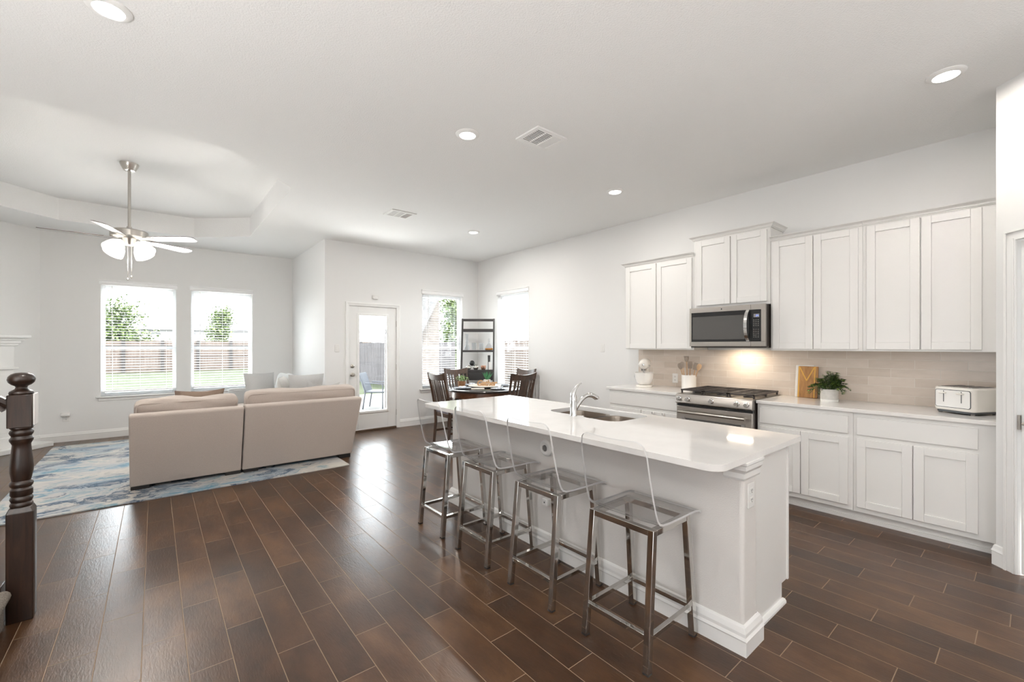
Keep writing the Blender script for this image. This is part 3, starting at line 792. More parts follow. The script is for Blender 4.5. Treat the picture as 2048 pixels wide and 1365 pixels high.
def base(label, y0, y1, drawers, doors):
    t = thing('base_cabinet', label, 'kitchen cabinet', (XW, (y0 + y1) / 2, 0))
    m = MB(); m.box(4.340, XW - 0.002, y0, y1, 0.09, 0.884); obj('carcass', m, MT['cab'], t, 0.002, world=True)
    m = MB(); m.box(4.405, 4.425, y0, y1, 0.0, 0.09); m.box(4.397, 4.405, y0, y1, 0, 0.03); obj('toe_kick', m, MT['cab'], t, world=True)
    for (a, b, p, q_) in drawers:
        m = MB(); door_front(m, 4.320, a, b, p, q_, flat=True); obj('drawer', m, MT['cab'], t, 0.004, world=True)
    for (a, b, p, q_) in doors:
        m = MB(); door_front(m, 4.320, a, b, p, q_); obj('door', m, MT['cab'], t, 0.0025, world=True)
    return t
bl = base('white base cabinet under the stand mixer, left of the stove', 2.442, 3.366, [(2.462, 3.350, 0.715, 0.852)], [(2.910, 3.350, 0.132, 0.68), (2.462, 2.902, 0.132, 0.68)])
for y in (2.745, 2.620):
    m = MB(); m.box(4.308, 4.322, y - 0.013, y + 0.013, 0.652, 0.680); obj('child_lock', m, MT['plastic'], bl, 0.004, world=True)
    m = MB(); m.box(4.3065, 4.309, y + 0.006, y + 0.013, 0.655, 0.677); obj('child_lock_catch', m, MT['gslot'], bl, world=True)
base('white base cabinet right of the stove, under the cutting boards', 0.946, 1.664, [(0.976, 1.642, 0.708, 0.852)], [(1.313, 1.642, 0.132, 0.677), (0.976, 1.307, 0.132, 0.677)])
base('white base cabinet under the toaster, nearest the pantry', 0.10, 0.945, [(0.258, 0.921, 0.708, 0.852)], [(0.591, 0.921, 0.132, 0.677), (0.258, 0.585, 0.132, 0.677)])
for lab, y0, y1 in (('white quartz countertop holding the toaster and potted plant', 0.10, 1.667), ('short white quartz countertop holding the stand mixer', 2.440, 3.398)):
    m = MB(); m.box(4.309, 4.951, y0, y1, 0.8845, 0.914); obj('countertop', m, MT['quartz'], None, 0.003, label=lab, cat='countertop')

# ---- gas range
RG = thing('gas_range', 'stainless steel gas range with black grates and five knobs', 'stove', (4.6, 2.054, 0))
ry0, ry1 = 1.673, 2.434
m = MB(); m.box(4.305, 4.945, ry0 + 0.004, ry1 - 0.004, 0.03, 0.905); obj('body', m, MT['darkbody'], RG, 0.003, world=True)
m = MB(); prof = [(4.250, 0.818), (4.238, 0.828), (4.250, 0.905), (4.262, 0.917), (4.93, 0.920), (4.93, 0.895), (4.30, 0.895), (4.30, 0.818)]
n = len(prof); m.add([(x, ry0, z) for x, z in prof] + [(x, ry1, z) for x, z in prof], [tuple(range(n)), tuple(range(2 * n - 1, n - 1, -1))] + [(i, n + i, n + (i + 1) % n, (i + 1) % n) for i in range(n)])
obj('control_panel', m, MT['steel'], RG, 0.002, world=True)
kx = Matrix.Rotation(radians(-98), 4, 'Y')
for y in (2.395, 2.300, 2.054, 1.808, 1.722):
    k = MB(); k.lathe([(0, 0), (0.026, 0), (0.026, 0.004), (0.020, 0.008), (0.0205, 0.028), (0.017, 0.034), (0, 0.034)], 18, (4.246, y, 0.868), kx)
    k.bar((4.214, y, 0.856), (4.216, y, 0.883), 0.006, 0.004, up=(-1, 0, 0)); obj('knob', k, MT['chrome2'], RG, smooth=True, world=True)
m = MB(); m.box(4.275, 4.305, ry0 + 0.006, ry1 - 0.006, 0.792, 0.82); obj('vent_gap', m, MT['black'], RG, world=True)
m = MB()
y0, y1, z0, z1 = ry0 + 0.003, ry1 - 0.003, 0.21, 0.79
m.box(4.258, 4.305, y0, y1, z0, z1); OD = obj('oven_door', m, MT['steel'], RG, 0.004, world=True)
m = MB(); m.box(4.254, 4.260, y0 + 0.10, y1 - 0.10, 0.33, 0.672); obj('oven_window', m, MT['dglass'], OD, 0.002, world=True)
m = MB(); m.tube([(4.205, ry0 + 0.05, 0.735), (4.205, ry1 - 0.05, 0.735)], 0.013, 14)
for y in (ry0 + 0.07, ry1 - 0.07): m.tube([(4.205, y, 0.735), (4.262, y, 0.735)], 0.010, 10)
obj('handle', m, MT['nickel'], OD, smooth=True, world=True)
for y in (y0 + 0.08, y1 - 0.08):
    m = MB(); m.box(4.2535, 4.2590, y - 0.016, y + 0.016, 0.64, 0.68); obj('corner_tab', m, MT['gslot'], OD, world=True)
m = MB(); m.box(4.262, 4.305, y0, y1, 0.05, 0.20); obj('drawer', m, MT['steel'], RG, 0.004, world=True)
for k in range(3):
    ya = ry0 + 0.012 + k * 0.2475; yb = ya + 0.242
    g = MB(); zt = 0.952
    for y in (ya + 0.008, yb - 0.008): g.bar((4.33, y, zt), (4.915, y, zt), 0.014, 0.014)
    for x in (4.337, 4.908, 4.62): g.bar((x, ya, zt), (x, yb, zt), 0.014, 0.014)
    for x in [4.38 + 0.054 * i for i in range(10)]: g.bar((x, ya + 0.01, zt - 0.001), (x, yb - 0.01, zt - 0.001), 0.010, 0.013)
    g.bar((4.34, (ya + yb) / 2, zt), (4.91, (ya + yb) / 2, zt), 0.011, 0.015)
    for x in (4.34, 4.62, 4.905):
        for y in (ya + 0.01, yb - 0.01): g.bar((x, y, 0.919), (x, y, zt), 0.014)
    obj('grate', g, MT['iron'], RG, world=True)
for y in (1.79, 2.05, 2.31):
    for x in (4.47, 4.77):
        g = MB(); g.lathe([(0.05, 0.9195), (0.05, 0.928), (0.036, 0.931), (0.036, 0.938), (0, 0.94)], 18, (x, y, 0)); obj('burner', g, MT['iron'], RG, smooth=True, world=True)
# ---- microwave
MW = thing('microwave', 'stainless steel over-the-range microwave with dark window', 'microwave', (4.75, 2.052, 1.41))
my0, my1, mz0, mz1 = 1.667, 2.436, 1.413, 1.826
m = MB(); m.box(4.565, 4.955, my0 + 0.004, my1 - 0.002, mz0 - 0.014, mz1); obj('body', m, MT['darkbody'], MW, 0.003, world=True)
ys = 1.800
m = MB()
fy0, fy1, fz0, fz1 = ys + 0.004, my1 - 0.022, mz0 + 0.048, mz1 - 0.052
m.box(4.535, 4.565, my0, my1, mz0, fz0); m.box(4.535, 4.565, my0, my1, fz1, mz1)
m.box(4.535, 4.565, fy1, my1, fz0, fz1); m.box(4.535, 4.565, my0, my0 + 0.040, fz0, fz1)
obj('front_frame', m, MT['steel'], MW, 0.002, world=True)
m = MB(); m.box(4.537, 4.565, fy0, fy1, fz0, fz1); wd = obj('door_window', m, MT['black'], MW, world=True)
m = MB(); m.box(4.5355, 4.538, fy0 + 0.055, fy1 - 0.014, fz0 + 0.025, fz1 - 0.045); obj('window_mesh', m, MT['dglass'], wd, world=True)
m = MB(); m.box(4.5340, 4.5352, ys - 0.001, ys + 0.001, mz0, mz1); obj('door_gap', m, MT['slot'], MW, world=True)
m = MB(); m.box(4.536, 4.565, my0 + 0.040, ys - 0.002, fz0 + 0.004, fz1 + 0.004); kp = obj('control_panel', m, MT['black'], MW, 0.002, world=True)
m = MB(); m.box(4.5345, 4.5362, my0 + 0.056, my0 + 0.108, fz1 - 0.076, fz1 - 0.042); obj('display', m, MT['lcdbg'], kp, world=True)
m = MB()
def seg7(mb, dgt, y, z, w_, hh, x):
    S = {'a': 1, 'b': 1}
    segs = {'1': 'bc', '2': 'abged', '4': 'fgbc', '7': 'abc', '5': 'afgcd', '0': 'abcdef'}[dgt]; t = w_ * 0.22
    R = {'a': (0, w_, hh - t, hh), 'g': (0, w_, hh / 2 - t / 2, hh / 2 + t / 2), 'd': (0, w_, 0, t), 'f': (0, t, hh / 2, hh), 'e': (0, t, 0, hh / 2), 'b': (w_ - t, w_, hh / 2, hh), 'c': (w_ - t, w_, 0, hh / 2)}
    for c in segs:
        u0, u1, v0, v1 = R[c]; mb.box(x, x + 0.001, y - u1, y - u0, z + v0, z + v1)
for i, c in enumerate('24'): seg7(m, c, my0 + 0.086 - i * 0.013, fz1 - 0.069, 0.009, 0.018, 4.5338)
obj('clock_digits', m, MT['lcd'], kp, world=True)
for r_ in range(10):
    if r_ == 4: continue
    for c_ in range(3):
        y = my0 + 0.060 + c_ * 0.020; z = fz1 - 0.105 - r_ * 0.0185
        m = MB(); m.box(4.5350, 4.5362, y, y + 0.011, z, z + 0.006); obj('key', m, MT['keys'], kp, world=True)
m = MB(); hp = []
for i in range(13):
    t_ = i / 12; z = fz0 + 0.012 + t_ * (fz1 - fz0 - 0.02); hp.append((4.500 - 0.034 * sin(pi * t_) + 0.028 * (2 * t_ - 1) ** 6, ys + 0.026, z))
for i in range(12): m.bar(hp[i], hp[i + 1], 0.030, 0.010, up=(1, 0, 0))
for t_ in (0.03, 0.97): i = 0 if t_ < .5 else 12; m.box(hp[i][0] - 0.004, 4.537, ys + 0.012, ys + 0.040, hp[i][2] - 0.008, hp[i][2] + 0.008)
obj('handle', m, MT['chrome2'], MW, smooth=True, world=True)
m = MB(); zc_ = mz1 - 0.026
m.lathe([(0.0085, 0), (0.0085, 0.001), (0.0072, 0.001), (0.0072, 0)], 20, (4.5345, 2.087, zc_), Matrix.Rotation(radians(90), 4, 'Y')); m.box(4.534, 4.5352, 2.092, 2.094, zc_ - 0.006, zc_ + 0.006); m.box(4.534, 4.5352, 2.080, 2.089, zc_ - 0.001, zc_ + 0.001)
obj('emblem', m, MT['chrome2'], MW, world=True)
lamp('microwave_task_light', 'AREA', (4.77, 2.0, 1.395), 3.0, (1.0, 0.84, 0.64), (0, 0, 0), size=0.08, size_y=0.24)

# ---- island
IS = thing('kitchen_island', 'white kitchen island with textured bar side facing the clear stools', 'kitchen island', (2.4, 2.13, 0))
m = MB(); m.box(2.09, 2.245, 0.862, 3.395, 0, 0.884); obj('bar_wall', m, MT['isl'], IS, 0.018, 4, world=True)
m = MB()
for ya, yb in ((0.900, 0.918), (3.355, 3.375)):
    m.prism([(2.245, 0.0), (2.675, 0.0), (2.675, 0.105), (2.752, 0.105), (2.752, 0.884), (2.245, 0.884)], ya, yb, Matrix(((1, 0, 0, 0), (0, 0, 1, 0), (0, 1, 0, 0), (0, 0, 0, 1))))
m.box(2.734, 2.752, 0.918, 3.355, 0.105, 0.695); m.box(2.657, 2.675, 0.918, 3.355, 0, 0.105); m.box(2.245, 2.734, 0.918, 3.355, 0.105, 0.123); m.box(2.734, 2.752, 0.918, 3.355, 0.85, 0.884)
obj('carcass', m, MT['cab'], IS, 0.002, world=True)
for k in range(4):
    a = 0.925 + k * 0.609; m = MB(); m2 = MB(); door_front(m2, 2.752, a, a + 0.600, 0.13, 0.69); m2.v = [(2.752 + 0.02 - (x - 2.752), y, z) for x, y, z in m2.v]; m2.f = [f[::-1] for f in m2.f]
    obj('door', m2, MT['cab'], IS, 0.0025, world=True)
    m.box(2.752, 2.771, a, a + 0.600, 0.70, 0.852); obj('drawer', m, MT['cab'], IS, 0.004, world=True)
m = MB(); m.box(2.742, 2.760, 0.893, 0.909, 0.105, 0.884); obj('face_frame', m, MT['cab'], IS, 0.002, world=True)
BB2 = [(0, 0), (0.022, 0), (0.022, 0.065), (0.025, 0.072), (0.018, 0.085), (0.018, 0.100), (0.010, 0.122), (0.003, 0.132), (0, 0.132)]
m = MB(); m.sweep(BB2, [(2.245, 3.395), (2.09, 3.395), (2.09, 0.862), (2.245, 0.862), (2.245, 0.900)])
m.v = m.v; BBI = obj('baseboard', m, MT['trim'], IS, world=True)
m = MB(); m.prism([(0.900, 0), (0.881, 0), (0.881, 0.012), (0.887, 0.022), (0.900, 0.024)], 2.26, 2.685, Matrix(((0, 0, 1, 0), (1, 0, 0, 0), (0, 1, 0, 0), (0, 0, 0, 1)))); obj('shoe_moulding', m, MT['trim'], IS, world=True)
m = MB(); cp = [(0, 0.795), (0.004, 0.795), (0.008, 0.805), (0.007, 0.828), (0.012, 0.836), (0.020, 0.846), (0.020, 0.866), (0.026, 0.872), (0.026, 0.884), (0, 0.884)]
m.sweep(cp, [(2.09, 0.95), (2.09, 0.862), (2.262, 0.862)]); obj('corbel_moulding', m, MT['trim'], IS, world=True)
# countertop with sink cut-out
hole = []
def arc(cx, cyy, r, a0, a1, n=6): return [(cx + r * cos(radians(a0 + (a1 - a0) * i / n)), cyy + r * sin(radians(a0 + (a1 - a0) * i / n))) for i in range(n + 1)]
sx0, sx1, sy0, sy1 = 2.335, 2.735, 1.765, 2.440
hole = arc(sx0 + 0.09, sy0 + 0.09, 0.09, 180, 270) + arc(sx1 - 0.05, sy0 + 0.05, 0.05, 270, 360) + arc(sx1 - 0.05, sy1 - 0.05, 0.05, 0, 90) + arc(sx0 + 0.11, sy1 - 0.09, 0.09, 90, 180) + [(2.358, 2.16), (2.362, 2.12), (2.382, 2.095), (2.382, 2.075), (2.350, 2.055), (2.338, 2.02)]
outer = rrect(1.811, 2.800, 0.842, 3.432, [0.075, 0.015, 0.015, 0.06], 7)
obj('island_countertop', plate(outer, [hole], 0.8845, 0.914), MT['quartz'], None, 0.003, label='long white quartz island countertop with a double sink cut in', cat='countertop')
SK = thing('kitchen_sink', 'undermount stainless double-bowl sink in the island countertop', 'sink', (2.54, 2.1, 0.70))
def bowl(x0, x1, y0, y1, r, zt, zb):
    mb = MB(); rings = []
    for (ins, z, rr) in ((-0.03, zt, r + 0.03), (0.0, zt, r), (0.004, zt - 0.05, r), (0.012, zb + 0.045, r), (0.03, zb + 0.012, r * 0.9), (0.07, zb, r * 0.7)):
        rings.append([(x, y, z) for x, y in rrect(x0 + ins, x1 - ins, y0 + ins, y1 - ins, max(0.02, rr), 6)])
    n = len(rings[0]); vs = [p for R in rings for p in R]; fs = []
    for i in range(len(rings) - 1):
        for k in range(n): fs.append((i * n + k, i * n + (k + 1) % n, (i + 1) * n + (k + 1) % n, (i + 1) * n + k))
    fs.append(tuple((len(rings) - 1) * n + k for k in range(n))); mb.add(vs, fs); return mb
for (y0, y1) in ((2.105, 2.435), (1.770, 2.070)):
    B_ = obj('bowl', bowl(2.345, 2.725, y0, y1, 0.085, 0.8835, 0.70), MT['sinksteel'], SK, smooth=True, world=True)
    d_ = MB(); d_.lathe([(0.045, 0.7005), (0.045, 0.704), (0.03, 0.7035), (0.028, 0.7012), (0, 0.7012)], 20, (2.54, (y0 + y1) / 2, 0)); obj('drain', d_, MT['chrome2'], B_, smooth=True, world=True)
FA = thing('faucet', 'chrome pull-out kitchen faucet with lifted lever beside the sink', 'faucet', (2.325, 2.125, 0.914))
m = MB(); m.lathe([(0.027, 0), (0.027, 0.006), (0.0245, 0.010), (0.024, 0.105), (0.0255, 0.107), (0.0255, 0.117), (0.024, 0.120), (0.023, 0.150), (0.016, 0.158), (0, 0.160)], 20); obj('body', m, MT['chrome2'], FA, smooth=True)
m = MB(); stube(m, [(0.012, 0, 0.040), (0.045, -0.008, 0.085), (0.085, -0.018, 0.125), (0.125, -0.028, 0.142), (0.165, -0.038, 0.138), (0.195, -0.046, 0.120), (0.200, -0.047, 0.112)], [0.016, 0.0155, 0.0155, 0.0165, 0.019, 0.020, 0.0185], 14); obj('spout', m, MT['chrome2'], FA, smooth=True)
m = MB(); stube(m, [(-0.004, 0, 0.145), (0.000, 0, 0.165), (0.016, -0.004, 0.195), (0.045, -0.01, 0.222), (0.068, -0.016, 0.233)], [0.021, 0.018, 0.012, 0.007, 0.0055], 12); obj('lever', m, MT['chrome2'], FA, smooth=True)

# ---- outlets and small wall fittings
def outlet(label, loc, rz, kind='outlet', parent=None):
    """plate on a wall, local +x is out of the wall"""
    t = thing('wall_outlet' if kind == 'outlet' else 'light_switch', label, 'outlet' if kind == 'outlet' else 'light switch', loc, rz)
    m = MB(); m.box(0, 0.006, -0.036, 0.036, -0.058, 0.058); obj('cover_plate', m, MT['plastic'], t, 0.004)
    if kind == 'outlet':
        for z in (-0.022, 0.022):
            m = MB(); m.box(0.0055, 0.0075, -0.017, 0.017, z - 0.014, z + 0.014); r_ = obj('receptacle', m, MT['plastic'], t, 0.003)
            m = MB(); m.box(0.007, 0.0082, -0.008, -0.005, z - 0.002, z + 0.007); m.box(0.007, 0.0082, 0.005, 0.008, z - 0.002, z + 0.007); m.box(0.007, 0.0082, -0.0025, 0.0025, z - 0.010, z - 0.005); obj('slots', m, MT['slot'], r_)
    else:
        m = MB(); m.box(0.0055, 0.009, -0.016, 0.016, -0.033, 0.033); obj('rocker', m, MT['plastic'], t, 0.003)
    return t
outlet('white outlet on the end post of the kitchen island', (2.165, 0.862, 0.715), radians(-90))
outlet('white outlet low on the bar side of the island behind the clear stools', (2.09, 2.136, 0.385), radians(180))
m = MB(); m.box(-0.034, 0, -0.026, 0.026, -0.026, 0.026)
pg = thing('plug_adapter', 'square grey plug adapter in the outlet behind the clear stools', 'plug', (2.08, 2.136, 0.352)); obj('housing', m, MT['plastic'], pg, 0.008); m = MB(); m.box(-0.036, -0.033, -0.004, 0.004, -0.005, 0.005); obj('button', m, MT['slot'], pg)
outlet('white outlet on the tiled backsplash beside the utensil crock', (4.951, 2.842, 1.02), radians(180))
outlet('white light switch beside the back door', (2.238, YF, 1.38), radians(-90), 'switch')
outlet('white light switch on the right wall past the upper cabinets', (XW, 3.975, 1.385), radians(180), 'switch')
outlet('white outlet low on the window wall under the plug-in diffuser', (-1.010, YL, 0.355), radians(-90))
m = MB(); m.rbox((0, -0.032, 0), (0.105, 0.055, 0.055), 0.016, 6)
pd = thing('plug_in_diffuser', 'white plug-in diffuser in the low outlet on the window wall', 'air freshener', (-1.013, YL - 0.010, 0.405)); obj('housing', m, MT['plastic'], pd, smooth=True)
sn = thing('entry_sensor', 'small white sensor box high above the back door', 'sensor', (2.857, YF, 2.235)); m = MB(); m.box(-0.047, 0.047, -0.03, 0, -0.034, 0.034); obj('housing', m, MT['plastic'], sn, 0.008); m = MB(); m.box(-0.02, 0.02, -0.033, -0.029, 0.0, 0.02); obj('lens', m, MT['trim'], sn, 0.003)
ds = thing('wall_speaker', 'round white vented disc on the bar side of the island', 'speaker', (2.09, 2.151, 0.715), radians(180))
Ry = Matrix.Rotation(radians(90), 4, 'Y')
m = MB(); m.lathe([(0.058, 0), (0.056, 0.016), (0.046, 0.026), (0.038, 0.028), (0.036, 0.024), (0, 0.026)], 28, (0, 0, 0), Ry); obj('housing', m, MT['plastic'], ds, smooth=True)
m = MB()
for k in range(-3, 4):
    hh = sqrt(max(0, 0.022 ** 2 - (k * 0.006) ** 2)); m.box(0.0255, 0.0275, k * 0.006 - 0.0012, k * 0.006 + 0.0012, -hh, hh)
obj('grille', m, MT['slot'], ds)

# ---- counter objects
MX = thing('stand_mixer', 'white stand mixer with bowl on the short countertop', 'stand mixer', (4.70, 3.105, 0.914), radians(205))
m = MB(); m.prism(rrect(-0.10, 0.17, -0.095, 0.095, 0.085, 8), 0, 0.028); obj('base', m, MT['cream'], MX, 0.008, 3)
m = MB(); m.tube([(-0.062, 0, 0.02), (-0.070, 0, 0.10), (-0.072, 0, 0.18), (-0.062, 0, 0.25)], [0.055, 0.046, 0.044, 0.05], 18); obj('column', m, MT['cream'], MX, smooth=True)
m = MB(); stube(m, [(-0.150, 0, 0.275), (-0.140, 0, 0.278), (-0.10, 0, 0.282), (-0.03, 0, 0.284), (0.06, 0, 0.280), (0.115, 0, 0.274), (0.14, 0, 0.272), (0.148, 0, 0.271)], [0.02, 0.045, 0.060, 0.066, 0.064, 0.056, 0.042, 0.02], 22); hd = obj('motor_head', m, MT['cream'], MX, smooth=True)
m = MB(); m.tube([(0.05, 0.0655, 0.27), (0.11, 0.0605, 0.268)], 0.004, 6); m.tube([(0.05, -0.0655, 0.27), (0.11, -0.0605, 0.268)], 0.004, 6); m.lathe([(0.012, 0.0), (0.012, 0.008), (0, 0.010)], 16, (0.142, 0, 0.272), Ry); obj('trim_band', m, MT['chrome2'], hd, smooth=True)
m = MB(); m.tube([(0.1525, 0.022, 0.288), (0.1535, 0.014, 0.278), (0.154, 0.006, 0.286), (0.154, -0.002, 0.279), (0.1538, -0.012, 0.285), (0.1525, -0.022, 0.281)], 0.0014, 5); obj('script_badge', m, MT['gslot'], hd)
m = MB(); m.lathe([(0.032, 0.195), (0.036, 0.21), (0.036, 0.225)], 18, (0.085, 0, 0)); m.lathe([(0.010, 0.15), (0.010, 0.2)], 10, (0.085, 0, 0)); obj('attachment_hub', m, MT['chrome2'], MX, smooth=True)
m = MB(); m.lathe([(0, 0.034), (0.055, 0.034), (0.058, 0.030), (0.062, 0.034), (0.085, 0.06), (0.104, 0.105), (0.110, 0.165), (0.114, 0.178), (0.110, 0.178), (0.104, 0.165), (0.098, 0.105), (0.08, 0.066), (0.05, 0.042), (0, 0.042)], 30, (0.072, 0, 0)); bw = obj('mixing_bowl', m, MT['ceramic'], MX, smooth=True)
m = MB(); m.tube([(0.072 - 0.06, -0.085, 0.165), (0.072 - 0.09, -0.12, 0.160), (0.072 - 0.095, -0.128, 0.12), (0.072 - 0.08, -0.105, 0.075), (0.072 - 0.058, -0.078, 0.07)], 0.008, 8); obj('bowl_handle', m, MT['drink'], bw, smooth=True)

CR = thing('utensil_crock', 'white cylindrical crock holding cooking utensils', 'utensil holder', (4.80, 2.585, 0.914))
m = MB(); m.lathe([(0, 0.0), (0.076, 0), (0.079, 0.004), (0.079, 0.165), (0.074, 0.165), (0.073, 0.012), (0, 0.012)], 30); obj('crock', m, MT['ceramic'], CR, smooth=True)
def utensil(name, label, mat_head, ang, lean, L, head, zr=0):
    t = thing(name, label, 'utensil', (4.80 + 0.03 * cos(ang), 2.585 + 0.03 * sin(ang), 0.932), group=None)
    d = Vector((sin(lean) * cos(ang), sin(lean) * sin(ang), cos(lean)))
    m = MB(); m.tube([(0, 0, 0), d * L], 0.006, 8); obj('handle', m, MT['beech'] if mat_head != MT['beech'] else MT['beech'], t, smooth=True)
    Mh = Matrix.Translation(d * L) @ Euler((0, lean, ang)).to_matrix().to_4x4() @ Matrix.Rotation(zr - ang, 4, 'Z')
    m = MB()
    if head == 'spoon': m.lathe([(0, -0.01), (0.012, 0), (0.024, 0.02), (0.028, 0.042), (0.022, 0.066), (0, 0.076)], 14, (0, 0, 0), Mh @ Matrix.Diagonal((0.35, 1, 1, 1)))
    elif head == 'spat':
        m.prism([(-0.024, 0), (0.024, 0), (0.028, 0.05), (0.022, 0.085), (-0.022, 0.085), (-0.028, 0.05)], -0.004, 0.004, Mh @ Matrix(((0, 0, 1, 0), (1, 0, 0, 0), (0, 1, 0, 0), (0, 0, 0, 1))))
    elif head == 'fork':
        m.lathe([(0, -0.01), (0.012, 0), (0.022, 0.02), (0.026, 0.045), (0.02, 0.055), (0, 0.056)], 12, (0, 0, 0), Mh @ Matrix.Diagonal((0.4, 1, 1, 1)))
        for k in range(-2, 3): m.tube([Mh @ Vector((0, k * 0.010, 0.03)), Mh @ Vector((-0.006, k * 0.012, 0.062)), Mh @ Vector((-0.018, k * 0.012, 0.066))], 0.0035, 6)
    obj('head', m, mat_head, t, smooth=True)
utensil('pasta_server', 'taupe pasta server standing tallest in the utensil crock', MT['spoon'], radians(60), 0.05, 0.30, 'fork', radians(20))
utensil('mixing_spoon', 'taupe spoon leaning toward the stand mixer in the crock', MT['spoon'], radians(95), 0.30, 0.22, 'spoon')
utensil('cooking_spoon', 'taupe spoon second from the stand mixer side of the crock', MT['spoon'], radians(120), 0.15, 0.23, 'spoon')
utensil('turner', 'taupe turner in the middle of the utensil crock', MT['spoon'], radians(10), 0.06, 0.22, 'spat')
utensil('spatula', 'taupe spatula between turner and wooden spoon in the crock', MT['spoon'], radians(-38), 0.20, 0.21, 'spat')
utensil('wooden_spoon', 'tan wooden spoon leaning toward the stove in the crock', MT['beech'], radians(-80), 0.33, 0.22, 'spoon')

lean = radians(7)
BDM = thing('marble_board', 'white marble board leaning on the backsplash behind the wooden board', 'cutting board', (4.925, 1.475, 0.914))
m = MB(); m.prism(rrect(-0.10, 0.058, 0.0, 0.315, 0.008), -0.012, 0, Matrix.Rotation(lean, 4, 'Y') @ Matrix(((0, 0, 1, 0), (1, 0, 0, 0), (0, 1, 0, 0), (0, 0, 0, 1)))); m.v = [(x - 0.02, y, z) for x, y, z in m.v]; obj('slab', m, MT['marble'], BDM, 0.003)
BDW = thing('wooden_board', 'acacia wood board with pale M inlay leaning on the backsplash', 'cutting board', (4.895, 1.420, 0.914))
Mb = Matrix.Translation((-0.012, 0, 0)) @ Matrix.Rotation(lean, 4, 'Y') @ Matrix(((0, 0, 1, 0), (1, 0, 0, 0), (0, 1, 0, 0), (0, 0, 0, 1)))
m = MB(); m.prism(rrect(-0.083, 0.083, 0.0, 0.305, 0.006), -0.016, 0, Mb); obj('board', m, MT['acacia'], BDW, 0.002)
m = MB()
def strip(y0, z0, y1, z1, w_): 
    a, b = Vector((y0, z0, -0.0172)), Vector((y1, z1, -0.0172)); d = (b - a).normalized(); p = Vector((-d.y, d.x, 0)) * w_ / 2
    m.add([Mb @ v for v in (a - p, b - p, b + p, a + p)] + [Mb @ (v + Vector((0, 0, 0.0016))) for v in (a - p, b - p, b + p, a + p)], [(0, 1, 2, 3), (7, 6, 5, 4), (0, 4, 5, 1), (1, 5, 6, 2), (2, 6, 7, 3), (3, 7, 4, 0)])
strip(-0.056, 0.002, -0.056, 0.303, 0.011); strip(0.075, 0.002, 0.075, 0.303, 0.011); strip(-0.052, 0.297, 0.010, 0.165, 0.010); strip(0.072, 0.297, 0.010, 0.165, 0.010)
obj('letter_inlay', m, MT['inlay'], BDW)

def leaf_mesh(mb, base, d, L, W, curl=0.2, up=Vector((0, 0, 1))):
    d = d.normalized(); a = d.cross(up)
    if a.length < 1e-3: a = Vector((1, 0, 0))
    a.normalize(); n = a.cross(d)
    P = [base, base + d * L * 0.4 + a * W / 2 + n * W * 0.12, base + d * L * 0.4 - a * W / 2 + n * W * 0.12, base + d * L * 0.45, base + d * L - n * L * curl]
    mb.add(P, [(0, 1, 3), (0, 3, 2), (1, 4, 3), (3, 4, 2)])
PP = thing('potted_plant', 'bushy green plant in a pale grey pot beside the wooden board', 'potted plant', (4.73, 1.205, 0.914))
m = MB(); m.lathe([(0, 0.018), (0.066, 0.018), (0.068, 0.024), (0.068, 0.112), (0.062, 0.112), (0.061, 0.10)], 30); obj('pot', m, MT['potgrey'], PP, smooth=True)
m = MB(); m.lathe([(0, 0), (0.066, 0), (0.068, 0.004), (0.068, 0.020), (0, 0.020)], 30); obj('saucer', m, MT['potwhite'], PP, smooth=True)
m = MB(); m.lathe([(0, 0.1), (0.061, 0.1)], 20); obj('soil', m, MT['soil'], PP)
rd = random.Random(5); st = MB(); lf = MB(); lf2 = MB()
for i in range(64):
    az = rd.uniform(0, 2 * pi); el = rd.uniform(0.15, 1.15); L = rd.uniform(0.12, 0.17) * (1.15 if el < .3 else 1)
    d = Vector((sin(el) * cos(az), sin(el) * sin(az), cos(el)))
    if d.x > 0.5: d.x = 0.5
    b0 = Vector((0.02 * cos(az), 0.02 * sin(az), 0.09)); tip = b0 + d * L - Vector((0, 0, 0.10 * el * el * L / 0.2))
    mid = b0 + d * L * 0.55 + Vector((0, 0, 0.01)); st.tube([b0, mid, tip], 0.0015, 5)
    for k in range(11):
        t_ = 0.3 + 0.7 * k / 10; p = b0.lerp(mid, t_ * 2) if t_ < 0.5 else mid.lerp(tip, t_ * 2 - 1)
        for sgn in (-1, 1):
            aa = az + sgn * rd.uniform(0.6, 1.6); dd = Vector((cos(aa), sin(aa), rd.uniform(-0.1, 0.7)))
            leaf_mesh(lf2 if rd.random() < 0.22 else lf, p, dd, rd.uniform(0.026, 0.040), rd.uniform(0.015, 0.022))
obj('stems', st, MT['leafd'], PP); obj('leaves', lf, MT['leafd'], PP); obj('young_leaves', lf2, MT['leafl'], PP, label='lime green young leaves')

TS = thing('toaster', 'cream four-slot toaster at the pantry end of the countertop', 'toaster', (4.66, 0.345, 0.914), radians(180 - 28))
